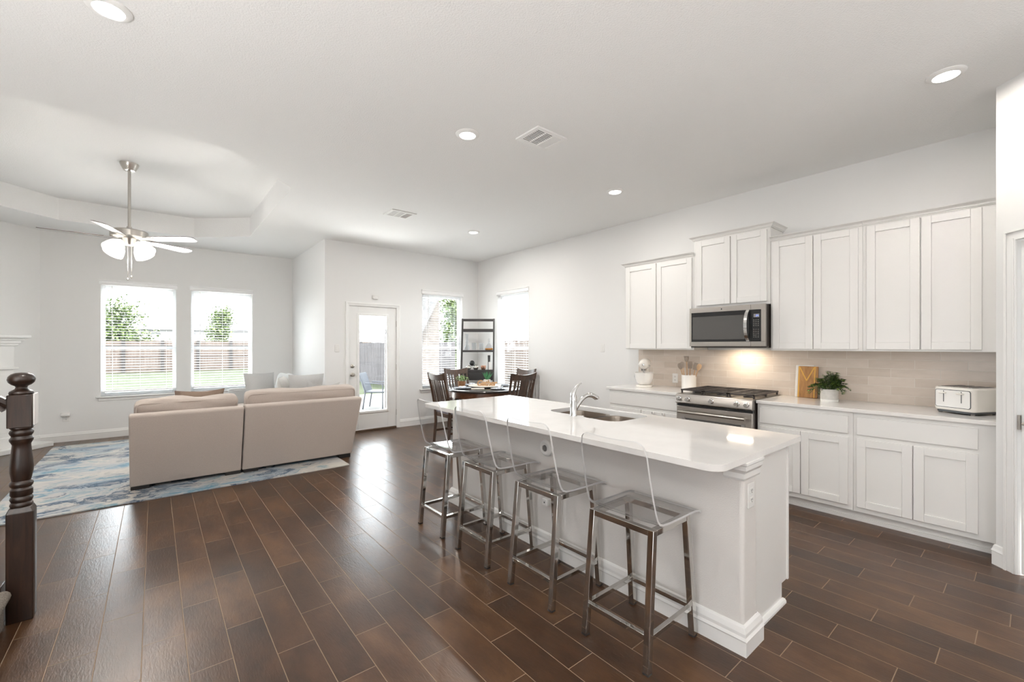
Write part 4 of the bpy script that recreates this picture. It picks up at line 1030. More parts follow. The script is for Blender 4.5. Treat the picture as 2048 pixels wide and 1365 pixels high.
# local +x points out of the front panel
m = MB(); m.prism(rrect(-0.150, 0.120, -0.128, 0.128, 0.035, 8), 0.024, 0.196); tb = obj('body', m, MT['toastbody'], TS, 0.012, 3)
m = MB(); m.prism(rrect(-0.140, 0.110, -0.118, 0.118, 0.03, 8), 0.010, 0.025); obj('base', m, MT['dgrey'], TS)
m = MB()
for x in (-0.12, 0.085):
    for y in (-0.10, 0.10): m.lathe([(0.012, 0), (0.012, 0.012)], 10, (x, y, 0))
obj('foot', m, MT['gslot'], TS)
m = MB(); m.prism(rrect(-0.140, 0.108, -0.116, 0.116, 0.028, 8), 0.1955, 0.200); tt = obj('top_plate', m, MT['chrome2'], TS, 0.002)
m = MB()
for y in (-0.085, -0.03, 0.03, 0.085): m.box(-0.12, 0.08, y - 0.014, y + 0.014, 0.1995, 0.2008)
obj('bread_slots', m, MT['slot'], tt)
MPX = Matrix(((0, 0, 1, 0), (1, 0, 0, 0), (0, 1, 0, 0), (0, 0, 0, 1)))
m = MB(); m.prism(rrect(-0.110, 0.110, 0.045, 0.178, 0.016), 0.1195, 0.1215, MPX); obj('panel_border', m, MT['dgrey'], TS)
m = MB(); m.prism(rrect(-0.106, 0.106, 0.049, 0.174, 0.013), 0.1205, 0.1232, MPX); fp = obj('front_panel', m, MT['toastpanel'], TS)
for y in (-0.055, 0.055):
    m = MB(); m.box(0.1225, 0.1238, y - 0.0025, y + 0.0025, 0.085, 0.168); obj('lever_slot', m, MT['dgrey'], fp)
    m = MB(); m.rbox((0.137, y, 0.154), (0.026, 0.040, 0.012), 0.005, 5); obj('lever', m, MT['cream'], fp, smooth=True)

# ================================================================== CEILING FITTINGS
for i, (x, y, lab) in enumerate(((-0.175, 2.925, 'round recessed ceiling light nearest the ceiling tray, at the upper left'), (1.906, 2.865, 'round recessed ceiling light above the island, beside the air vent'),
                  (3.837, 2.905, 'round recessed ceiling light in front of the microwave cabinet'), (3.604, 5.26, 'round recessed ceiling light over the dining table'), (3.76, 0.36, 'round recessed ceiling light nearest the pantry wall'))):
    t = thing('recessed_light', lab, 'ceiling light', (x, y, ZC), group='recessed ceiling lights')
    m = MB(); m.lathe([(0.060, -0.002), (0.063, -0.014), (0.080, -0.012), (0.092, -0.004), (0.093, 0.0), (0.05, 0.0)], 32); obj('trim_ring', m, MT['trim'], t, smooth=True)
    m = MB(); m.lathe([(0, -0.0185), (0.03, -0.0175), (0.061, -0.012), (0.062, -0.006)], 32); obj('lens', m, MT['lens'], t, smooth=True)
    lamp('recessed_lamp', 'AREA', (x, y, ZC - 0.022), (14, 10, 10, 26, 9)[i], (1.0, 0.955, 0.90), size=0.07, shape='DISK')
for (x, y) in ((0.3, -1.6), (2.4, -1.6), (-1.6, 0.4), (2.4, 0.3), (1.9, 5.4), (-1.7, -1.9)):   # the same lights in the part of the room not in view
    if (x, y) in ((2.4, 0.3), (1.9, 5.4)): continue
    t = thing('recessed_light', 'round recessed ceiling light behind the camera position', 'ceiling light', (x, y, ZC), group='recessed ceiling lights behind')
    m = MB(); m.lathe([(0.060, -0.002), (0.063, -0.014), (0.080, -0.012), (0.092, -0.004), (0.093, 0.0), (0.05, 0.0)], 24); obj('trim_ring', m, MT['trim'], t, smooth=True)
    m = MB(); m.lathe([(0, -0.0185), (0.061, -0.012), (0.062, -0.006)], 24); obj('lens', m, MT['lens'], t, smooth=True)
    lamp('recessed_lamp', 'AREA', (x, y, ZC - 0.022), 9, (1.0, 0.955, 0.90), size=0.07, shape='DISK')

def vent(lab, cx, cyy, rz):
    t = thing('ceiling_vent', lab, 'air vent', (cx, cyy, ZC), rz)
    m = MB(); a, b = 0.165, 0.135
    prof = [(-a, -b), (a, -b), (a, b), (-a, b)]
    m.box(-a, a, -b, -b + 0.035, -0.012, 0); m.box(-a, a, b - 0.035, b, -0.012, 0); m.box(-a, -a + 0.038, -b + 0.035, b - 0.035, -0.012, 0); m.box(a - 0.038, a, -b + 0.035, b - 0.035, -0.012, 0)
    for x in (-0.042, 0.042): m.box(x - 0.006, x + 0.006, -b + 0.03, b - 0.03, -0.011, 0)
    obj('frame', m, MT['trim'], t, 0.003)
    m = MB(); m.box(-a + 0.03, a - 0.03, -b + 0.03, b - 0.03, -0.0015, -0.0005); obj('duct', m, MT['slot'], t)
    m = MB()
    for k in range(3):
        x0 = -0.127 + k * 0.0855
        for j in range(11):
            y = -0.097 + j * 0.0192; tl = (0.006, 0.006, -0.006)[k]
            x1 = x0 + 0.083
            m.add([(x0, y - 0.0035, -0.003 - tl * .4), (x1, y - 0.0035, -0.003 - tl * .4), (x1, y + 0.0055, -0.009 + tl * .4), (x0, y + 0.0055, -0.009 + tl * .4)] + [(x0, y - 0.0035, -0.0042 - tl * .4), (x1, y - 0.0035, -0.0042 - tl * .4), (x1, y + 0.0055, -0.0102 + tl * .4), (x0, y + 0.0055, -0.0102 + tl * .4)], [(0, 1, 2, 3), (7, 6, 5, 4), (0, 4, 5, 1), (1, 5, 6, 2), (2, 6, 7, 3), (3, 7, 4, 0)])
    obj('louvres', m, MT['trim'], t)
vent('white ceiling air vent between the island and microwave, larger in view', 2.405, 2.541, 0)
vent('white ceiling air vent nearer the back door', 2.395, 5.134, 0)

# ---- ceiling fan
FN_ = thing('ceiling_fan', 'brushed nickel ceiling fan with five white blades and lit glass shades', 'ceiling fan', (-0.21, 6.22, ZT))
m = MB(); m.lathe([(0.082, 0), (0.080, -0.012), (0.070, -0.035), (0.056, -0.062), (0.050, -0.075), (0.03, -0.080), (0, -0.080)], 30); obj('canopy', m, MT['nickel'], FN_, smooth=True)
m = MB(); m.tube([(0, 0, -0.07), (0, 0, -0.68)], 0.0135, 12); obj('downrod', m, MT['nickel'], FN_, smooth=True)
zb = 2.575 - ZT
m = MB(); m.lathe([(0, zb + 0.125), (0.022, zb + 0.125), (0.024, zb + 0.100), (0.09, zb + 0.095), (0.150, zb + 0.078), (0.160, zb + 0.070), (0.160, zb + 0.012), (0.150, zb + 0.004), (0.09, zb - 0.010), (0.075, zb - 0.035), (0.06, zb - 0.075), (0, zb - 0.08)], 36); obj('motor_housing', m, MT['nickel'], FN_, smooth=True)
th0 = radians(-39.5)
for k in range(5):
    a = radians(4 + 72 * k) + th0
    R = Matrix.Rotation(a, 4, 'Z') @ Matrix.Translation((0, 0, zb)) @ Matrix.Rotation(radians(-12), 4, 'X')
    m = MB(); m.mi = 0
    poly = [(0.20, -0.048), (0.60, -0.068), (0.655, -0.060), (0.68, -0.03), (0.68, 0.03), (0.655, 0.060), (0.60, 0.068), (0.20, 0.048)]
    vs = [Vector((x, y, -0.003)) for x, y in poly] + [Vector((x, y, 0.003)) for x, y in poly]; n = 8
    m.add([R @ v for v in vs], [tuple(range(7, -1, -1)), tuple(range(8, 16))]); m.mi = 1
    b0 = len(m.v) - 16; m.f += [(b0 + i, b0 + (i + 1) % n, b0 + n + (i + 1) % n, b0 + n + i) for i in range(n)]; m.m += [1] * n
    bo = obj('blade', m, [MT['blade'], MT['bladeedge']], FN_)
    m = MB(); m.add([R @ Vector(v) for v in ((0.10, -0.018, 0.006), (0.10, 0.018, 0.006), (0.25, 0.04, -0.0035), (0.29, 0.0, -0.0035), (0.25, -0.04, -0.0035), (0.10, -0.018, 0.0), (0.10, 0.018, 0.0), (0.25, 0.04, -0.0085), (0.29, 0.0, -0.0085), (0.25, -0.04, -0.0085))], [(4, 3, 2, 1, 0), (5, 6, 7, 8, 9), (0, 1, 6, 5), (1, 2, 7, 6), (2, 3, 8, 7), (3, 4, 9, 8), (4, 0, 5, 9)]); obj('blade_bracket', m, MT['nickel'], bo)
for k in range(4):
    a = radians(-133 + 90 * k)
    R = Matrix.Rotation(a, 4, 'Z') @ Matrix.Translation((0.095, 0, zb - 0.052)) @ Matrix.Scale(1.15, 4) @ Matrix.Rotation(radians(-42), 4, 'Y')
    m = MB(); m.lathe([(0.024, 0.0), (0.036, -0.020), (0.062, -0.055), (0.075, -0.095), (0.080, -0.125), (0.076, -0.125), (0.058, -0.055), (0.02, -0.004)], 24, (0, 0, 0), R); obj('glass_shade', m, MT['shade'], FN_, smooth=True)
    p = Matrix.Translation((-0.21, 6.22, ZT)) @ R @ Vector((0, 0, -0.16))
    lamp('fan_bulb', 'POINT', p, 16, (1.0, 0.95, 0.89), size=0.08)
for (x, y, L) in ((0.018, -0.012, 0.40), (-0.012, -0.02, 0.43)):
    m = MB(); m.tube([(x, y, zb - 0.07), (x, y, zb - L)], 0.0022, 6); m.lathe([(0, -0.03), (0.007, -0.022), (0.007, -0.008), (0.002, 0.0)], 10, (x, y, zb - L)); obj('pull_chain', m, MT['nickel'], FN_, smooth=True)

# ================================================================== STOOLS
def stool():
    t = thing('bar_stool', 's', 'bar stool')
    legs = [(-0.212, 0.186, -0.158, 0.178), (-0.212, -0.186, -0.158, -0.178), (0.210, 0.186, 0.158, 0.178), (0.210, -0.186, 0.158, -0.178)]
    for (bx, by, tx, ty) in legs:
        sx = 0.014 if bx < 0 else -0.014; sy = -0.014 if by > 0 else 0.014
        m = MB(); m.bar((bx + sx, by + sy, 0.008), (tx + sx, ty + sy, 0.606), 0.030, 0.030, up=(1, 0, 0)); l_ = obj('leg', m, MT['chrome'], t, 0.002)
        m = MB(); m.box(bx + sx - 0.0145, bx + sx + 0.0145, by + sy - 0.0145, by + sy + 0.0145, 0, 0.009); obj('foot_cap', m, MT['rubber'], l_)
    m = MB()
    m.box(-0.158, -0.128, -0.178, 0.178, 0.578, 0.606); m.box(0.128, 0.158, -0.178, 0.178, 0.578, 0.606)
    m.box(-0.128, 0.128, 0.148, 0.178, 0.578, 0.606); m.box(-0.128, 0.128, -0.178, -0.148, 0.578, 0.606); obj('seat_frame', m, MT['chrome'], t, 0.002)
    def lx(z, s_): return s_ * (0.210 - (0.210 - 0.158) * z / 0.606) 
    def ly(z): return 0.186 - 0.008 * z / 0.606
    z = 0.148
    for s_ in (-1, 1):
        m = MB(); x = lx(z, s_) - s_ * 0.014; m.bar((x, -ly(z) + 0.024, z), (x, ly(z) - 0.024, z), 0.022, 0.022); obj('footrest', m, MT['chrome'], t, 0.0015)
        m = MB(); y = s_ * (ly(z) - 0.014); m.bar((lx(z, -1) + 0.024, y, z), (lx(z, 1) - 0.024, y, z), 0.022, 0.022); obj('side_stretcher', m, MT['chrome'], t, 0.0015)
    # clear acrylic shell: one bent sheet
    prof = [(-0.232, 1.005), (-0.2195, 0.935), (-0.205, 0.85), (-0.180, 0.74), (-0.163, 0.68), (-0.150, 0.648), (-0.132, 0.628), (-0.105, 0.618), (-0.05, 0.614), (0.05, 0.612), (0.14, 0.612), (0.19, 0.610), (0.222, 0.604), (0.238, 0.594)]
    N_ = 40; th = 0.010; vs = []; n = len(prof); rc = 0.055
    def hw(i):
        z = prof[i][1]; x = prof[i][0]
        h0 = 0.180 + 0.012 * min(1, max(0, (1.0 - z) / 0.35))
        return h0
    for side in (0, 1):
        for i in range(n):
            a = Vector(prof[max(i - 1, 0)]); b = Vector(prof[min(i + 1, n - 1)]); d = (b - a).normalized(); nn = Vector((d.y, -d.x)) * (-1)
            for j in range(N_ + 1):
                u = 2 * j / N_ - 1; x, z = prof[i]
                w_ = hw(i); yy = u * w_
                if i == 0: e = max(0.0, abs(yy) - (w_ - rc)); z += 0.010 * u * u - 0.010 - (rc - sqrt(max(0.0, rc * rc - e * e))); x += (1.005 - z) * 0.178
                dish = 0.012 * (1 - u * u) * (1 if z > 0.68 else 0.6)
                vs.append((x + nn.x * th * side - (dish if z > 0.66 else 0), yy, z + nn.y * th * side - (dish if z <= 0.66 and i < n - 2 else 0)))
    m = MB(); K = N_ + 1; off = n * K
    f0 = []; f1 = []
    for i in range(n - 1):
        for j in range(N_):
            p = i * K + j; f0.append((p, p + 1, p + K + 1, p + K)); f0.append((off + p + K, off + p + K + 1, off + p + 1, off + p))
    for j in range(N_):
        f1.append((j + 1, j, off + j, off + j + 1)); p = (n - 1) * K + j; f1.append((p, p + 1, off + p + 1, off + p))
    for i in range(n - 1):
        p = i * K; f1.append((p, p + K, off + p + K, off + p)); p = i * K + N_; f1.append((p + K, p, off + p, off + p + K))
    m.add(vs, f0 + f1); m.m = [0] * len(f0) + [1] * len(f1)
    obj('acrylic_seat', m, [MT['acrylic'], MT['acredge']], t, smooth=True)
    return t
s0 = stool()
lab = ['clear acrylic bar stool nearest the camera, by the post end of the island', 'clear acrylic bar stool second nearest the camera, in front of the round vented disc', 'clear acrylic bar stool third from the camera along the island', 'clear acrylic bar stool farthest along the island, beside the dining chairs']
for i, y in enumerate((1.245, 1.825, 2.405, 2.962)):
    o = s0 if i == 0 else copy_tree(s0)
    o.location = (1.835, y, 0); o['label'] = lab[i]; o['group'] = 'clear bar stools along the island'
s0.rotation_euler.z = radians(0.5)

# ================================================================== LIVING ROOM
m = MB(); m.prism([(-1.07, 5.185), (1.785, 5.195), (1.785, 8.70), (-1.09, 8.70)], 0.0, 0.012); obj('area_rug', m, MT['rug'], None, 0.002, label='large blue and cream abstract rug under the sofa', cat='rug')

def raked(mb, x0, x1, y0, y1, zb_, zt_, rake, th, flare=0.0, r=0.03):
    """sofa back panel leaning toward the camera"""
    prof = [(0, zb_), (-rake, zt_ - r), (-rake + r * 0.3, zt_ - r * 0.25), (-rake + r, zt_), (-rake + th - r, zt_), (-rake + th - r * .3, zt_ - r * .25), (-rake + th, zt_ - r), (th, zb_)]
    n = len(prof)
    P = [(x0, y0 + d, z) for d, z in prof] + [(x1 + flare * (z - zb_) / (zt_ - zb_), y0 + d, z) for d, z in prof]
    mb.add(P, [tuple(range(n)), tuple(range(2 * n - 1, n - 1, -1))] + [(i, n + i, n + (i + 1) % n, (i + 1) % n) for i in range(n)])
ZR = 0.012
SF1 = thing('sofa_section', 'taupe sofa section at the window end, its back toward the stairs', 'sofa', (0.27, 5.95, ZR), group='taupe sectional sofa')
m = MB(); raked(m, -0.187, 0.735, 5.585, 0, 0.045, 0.770, 0.22, 0.17); obj('back_panel', m, MT['sofa'], SF1, 0.012, 3, world=True)
m = MB(); m.box(-0.18, 0.735, 5.60, 6.50, 0.045, 0.30); obj('seat_base', m, MT['sofa'], SF1, 0.02, 3, world=True)
m = MB(); m.rbox((0.277, 6.08, 0.385), (0.90, 0.86, 0.19), 0.05, 10, (0, 0, 0.02)); obj('seat_cushion', m, MT['sofa2'], SF1, smooth=True, world=True)
m = MB(); m.rbox((0.275, 5.665, 0.690), (0.865, 0.20, 0.39), 0.06, 16, (0, 0.02, 0.0), Matrix.Rotation(radians(10), 4, 'X'), 0.010, 3)
bc = obj('back_cushion', m, MT['sofa2'], SF1, smooth=True, world=True)
def piping(mb, c, w_, h, yo, rx, r=0.006):
    M_ = Matrix.Translation(c) @ Matrix.Rotation(rx, 4, 'X'); mb.tube([M_ @ Vector((x, yo, z)) for x, z in rrect(-w_ / 2 + 0.02, w_ / 2 - 0.02, -h / 2 + 0.02, h / 2 - 0.02, 0.05, 4)], r, 6, True)
m = MB(); piping(m, Vector((0.275, 5.665, 0.690)), 0.865, 0.39, -0.085, radians(10)); obj('piping', m, MT['sofa2'], bc, smooth=True, world=True)
for (x, y) in ((-0.11, 5.64), (0.66, 5.64), (-0.11, 6.42), (0.66, 6.42)):
    m = MB(); m.box(x - 0.07, x + 0.07, y - 0.05, y + 0.05, ZR, 0.046); obj('foot', m, MT['blackwood'], SF1, world=True)
SF2 = thing('sofa_section', 'taupe sofa section nearest the back door, its back toward the island', 'sofa', (1.35, 5.95, ZR), group='taupe sectional sofa')
m = MB(); raked(m, 0.747, 1.945, 5.585, 0, 0.045, 0.780, 0.22, 0.17, 0.055); obj('back_panel', m, MT['sofa'], SF2, 0.012, 3, world=True)
m = MB(); m.box(0.747, 1.94, 5.60, 6.50, 0.045, 0.30); obj('seat_base', m, MT['sofa'], SF2, 0.02, 3, world=True)
m = MB(); m.rbox((1.25, 6.08, 0.385), (1.0, 0.86, 0.19), 0.05, 10, (0, 0, 0.02)); obj('seat_cushion', m, MT['sofa2'], SF2, smooth=True, world=True)
m = MB(); m.rbox((1.385, 5.665, 0.708), (1.22, 0.20, 0.41), 0.06, 18, (0, 0.02, 0.0), Matrix.Rotation(radians(10), 4, 'X'), 0.006, 5)
bc = obj('back_cushion', m, MT['sofa2'], SF2, smooth=True, world=True)
m = MB(); piping(m, Vector((1.385, 5.665, 0.708)), 1.22, 0.41, -0.085, radians(10)); obj('piping', m, MT['sofa2'], bc, smooth=True, world=True)
for (x, y) in ((0.83, 5.64), (1.86, 5.64), (0.83, 6.42), (1.86, 6.42)):
    m = MB(); m.box(x - 0.07, x + 0.07, y - 0.05, y + 0.05, ZR if x < 1.7 else 0.0, 0.046); obj('foot', m, MT['blackwood'], SF2, world=True)
SF3 = thing('sofa_section', 'taupe sofa section running to the window wall with window light coloured into its cushion back', 'sofa', (1.45, 7.5, ZR), group='taupe sectional sofa')
m = MB(); m.box(1.82, 1.95, 6.51, 8.52, 0.045, 0.76); obj('back_panel', m, MT['sofa'], SF3, 0.025, 3, world=True)
m = MB(); m.box(0.95, 1.82, 6.51, 8.52, 0.045, 0.30); obj('seat_base', m, MT['sofa'], SF3, 0.02, 3, world=True)
m = MB(); m.box(0.93, 1.95, 8.36, 8.52, 0.045, 0.715); obj('end_arm', m, MT['greyp'], SF3, 0.035, 4, world=True)
for k, (y0, y1) in enumerate(((6.53, 7.42), (7.43, 8.34))):
    m = MB(); m.rbox((1.36, (y0 + y1) / 2, 0.385), (0.86, y1 - y0, 0.19), 0.05, 10, (0, 0, 0.02)); obj('seat_cushion', m, MT['sofa2'], SF3, smooth=True, world=True)
    m = MB(); m.rbox((1.70, (y0 + y1) / 2, 0.72), (0.22, y1 - y0 - 0.02, 0.46), 0.07, 12, (0.03, 0, 0), Matrix.Rotation(radians(10), 4, 'Y'), 0.006, k); obj('back_cushion', m, MT['greyp'], SF3, smooth=True, world=True)  # paler fabric puts the window light into these cushions' colour
for (x, y) in ((1.02, 6.6), (1.02, 8.42), (1.86, 6.6), (1.86, 8.42)):
    m = MB(); m.box(x - 0.06, x + 0.06, y - 0.05, y + 0.05, ZR if x < 1.7 else 0.0, 0.046); obj('foot', m, MT['blackwood'], SF3, world=True)
def throw_pillow(label, mat, c, w_, h, th, rz, rx, seed):
    m = MB(); m.pillow((0, 0, 0), w_, h, th, Matrix.Rotation(rz, 4, 'Z') @ Matrix.Rotation(rx, 4, 'X'), 14, seed)
    o = obj('throw_pillow', m, mat, None, smooth=True, label=label, cat='pillow', sharp=0); o.location = c; return o
throw_pillow('light grey pillow leaning on the far arm of the sectional, below the window', MT['greyp'], (1.33, 8.08, 0.755), 0.46, 0.46, 0.15, radians(8), radians(-14), 2)
throw_pillow('cream pillow seen edge-on between two grey pillows on the sofa', MT['creamp'], (1.50, 7.10, 0.735), 0.46, 0.48, 0.15, radians(72), radians(-16), 3)
throw_pillow('light grey pillow standing nearest the back door on the sofa', MT['greyp'], (1.66, 6.62, 0.775), 0.46, 0.50, 0.14, radians(-6), radians(10), 4)
throw_pillow('brown pillow propped behind the window-end back cushion of the sofa', MT['brownp'], (0.39, 6.05, 0.725), 0.46, 0.44, 0.15, radians(4), radians(24), 5)
throw_pillow('small pale pillow lying behind the back cushion nearest the door', MT['creamp'], (1.72, 5.98, 0.74), 0.40, 0.42, 0.12, radians(30), radians(28), 6)

# fireplace surround on the angled wall
FP = thing('fireplace', 'white fireplace surround with mantel at the left edge', 'fireplace', (*fpt(0.92, 0.15), 0))
def fbox(mb, s0, s1, o0, o1, z0, z1):
    vs = [(*fpt(s_, o_), z) for z in (z0, z1) for s_, o_ in ((s0, o0), (s1, o0), (s1, o1), (s0, o1))]
    mb.add(vs, [(3, 2, 1, 0), (4, 5, 6, 7), (1, 5, 4, 0), (2, 6, 5, 1), (3, 7, 6, 2), (0, 4, 7, 3)])
m = MB(); fbox(m, 0.28, 1.56, 0.0, 0.245, 1.528, 1.566); fbox(m, 0.30, 1.54, 0.0, 0.225, 1.515, 1.528); fbox(m, 0.325, 1.515, 0.0, 0.20, 1.49, 1.515); fbox(m, 0.35, 1.49, 0.0, 0.18, 1.45, 1.49); fbox(m, 0.37, 1.47, 0, 0.165, 1.42, 1.45); obj('mantel_shelf', m, MT['trim'], FP, 0.006, world=True)
m = MB(); fbox(m, 0.40, 1.44, 0, 0.14, 1.12, 1.42); obj('frieze', m, MT['trim'], FP, 0.003, world=True)
for s_ in (0.41, 1.22):
    m = MB(); fbox(m, s_, s_ + 0.21, 0, 0.145, 0.17, 1.12); fbox(m, s_ - 0.035, s_ + 0.245, 0, 0.175, 1.105, 1.135); fbox(m, s_ - 0.02, s_ + 0.23, 0, 0.165, 0.06, 0.20); fbox(m, s_ + 0.045, s_ + 0.165, 0.145, 0.152, 0.26, 1.04); obj('pilaster', m, MT['trim'], FP, 0.004, world=True)
m = MB(); fbox(m, 0.62, 1.22, 0, 0.05, 0.06, 1.12); obj('tile_surround', m, MT['hearth'], FP, world=True)
m = MB(); fbox(m, 0.70, 1.14, 0.045, 0.056, 0.10, 0.85); obj('firebox', m, MT['firebox'], FP, world=True)
m = MB(); fbox(m, 0.06, 1.78, 0, 0.30, 0, 0.06); obj('hearth', m, MT['hearth'], FP, 0.005, world=True)

# staircase foot, newel and rail at the left edge
NW = thing('newel_post', 'dark turned newel post with ball cap and handrail at the left edge', 'newel post', (-0.535, 3.367, 0))
m = MB(); m.prism(rrect(-0.048, 0.048, -0.048, 0.048, 0.004, 2), 0, 0.56); m.add([(x * s_, y * s_, z) for z, s_ in ((0.56, 1), (0.585, 0.80)) for x, y in ((-0.048, -0.048), (0.048, -0.048), (0.048, 0.048), (-0.048, 0.048))], [(0, 1, 5, 4), (1, 2, 6, 5), (2, 3, 7, 6), (3, 0, 4, 7), (4, 5, 6, 7)])
obj('lower_block', m, MT['newel'], NW, 0.003)
tp = [(0.035, 0.578), (0.040, 0.584), (0.043, 0.594), (0.040, 0.604), (0.037, 0.608), (0.040, 0.614), (0.043, 0.624), (0.040, 0.633), (0.037, 0.638), (0.0415, 0.645), (0.0415, 0.672), (0.037, 0.678), (0.035, 0.683), (0.041, 0.690), (0.044, 0.702), (0.041, 0.712), (0.035, 0.718), (0.037, 0.730), (0.043, 0.765), (0.0435, 0.79), (0.041, 0.83), (0.036, 0.88), (0.034, 0.905), (0.038, 0.915), (0.043, 0.925), (0.044, 0.935), (0.038, 0.944), (0.037, 0.950), (0.042, 0.958), (0.045, 0.968), (0.042, 0.978), (0.037, 0.983), (0.043, 0.990), (0.043, 0.998)]
m = MB(); m.lathe(tp, 28); obj('turned_shaft', m, MT['newel'], NW, smooth=True)
m = MB(); m.prism(rrect(-0.0455, 0.0455, -0.0455, 0.0455, 0.004, 2), 0.996, 1.165); obj('upper_block', m, MT['newel'], NW, 0.004)
m = MB(); m.lathe([(0.043, 1.163), (0.046, 1.172), (0.043, 1.181), (0.034, 1.187), (0.024, 1.194), (0.021, 1.202), (0.024, 1.209), (0.036, 1.216), (0.047, 1.228), (0.0515, 1.243), (0.048, 1.258), (0.038, 1.270), (0.022, 1.277), (0, 1.279)], 28); obj('ball_cap', m, MT['newel'], NW, smooth=True)
m = MB(); m.box(0.046, 0.054, -0.043, 0.043, 1.005, 1.17); obj('side_plate', m, MT['wax'], NW, 0.006, label='white padded strip on the side of the block')
m = MB()
rp = [(-0.030, -0.030), (0.030, -0.030), (0.030, -0.018), (0.022, -0.008), (0.030, 0.008), (0.022, 0.026), (0.0, 0.032), (-0.022, 0.026), (-0.030, 0.008), (-0.022, -0.008), (-0.030, -0.018)]
n = len(rp); A_ = Vector((-0.045, 0, 1.105)); B_ = Vector((-1.95, 0, 1.105 + 1.905 * 0.74)); up = Vector((0.595, 0, 0.804))
m.add([A_ + Vector((0, y, 0)) + up * z for y, z in rp] + [B_ + Vector((0, y, 0)) + up * z for y, z in rp], [tuple(range(n)), tuple(range(2 * n - 1, n - 1, -1))] + [(i, n + i, n + (i + 1) % n, (i + 1) % n) for i in range(n)])
obj('handrail', m, MT['newel'], NW, smooth=True, sharp=50)
for k in range(12):
    x = -0.20 - k * 0.125; m = MB(); zf = 0.19 * (1 + int((-x - 0.02) / 0.255)); m.lathe([(0.016, zf), (0.016, zf + 0.2), (0.012, zf + 0.22), (0.011, 1.08 - x * 0.74 - 0.05)], 10, (x, 0, 0)); obj('baluster', m, MT['newel'], NW, smooth=True)
STR = thing('staircase', 'carpeted stair foot behind the newel post at the left edge', 'stairs', (-1.4, 2.75, 0))
m = MB()
for k in range(7):
    x1 = -0.582 - k * 0.255; z1 = 0.19 * (k + 1); m.box(-2.6 + 0.001, x1, 2.25, 3.295, 0.19 * k if k else 0, z1)
    m.tube([(x1 - 0.002, 2.26, z1 - 0.026), (x1 - 0.002, 3.29, z1 - 0.026)], 0.029, 12)
obj('carpet', m, MT['carpet'], STR, 0.01, 2, smooth=True, world=True)
m = MB()
for k in range(7):
    x1 = -0.595 - k * 0.255; m.box(-2.6 + 0.001, x1, 3.30, 3.40, 0.0, 0.19 * (k + 1) + 0.012)
obj('stringer', m, MT['newel'], STR, 0.004, world=True)

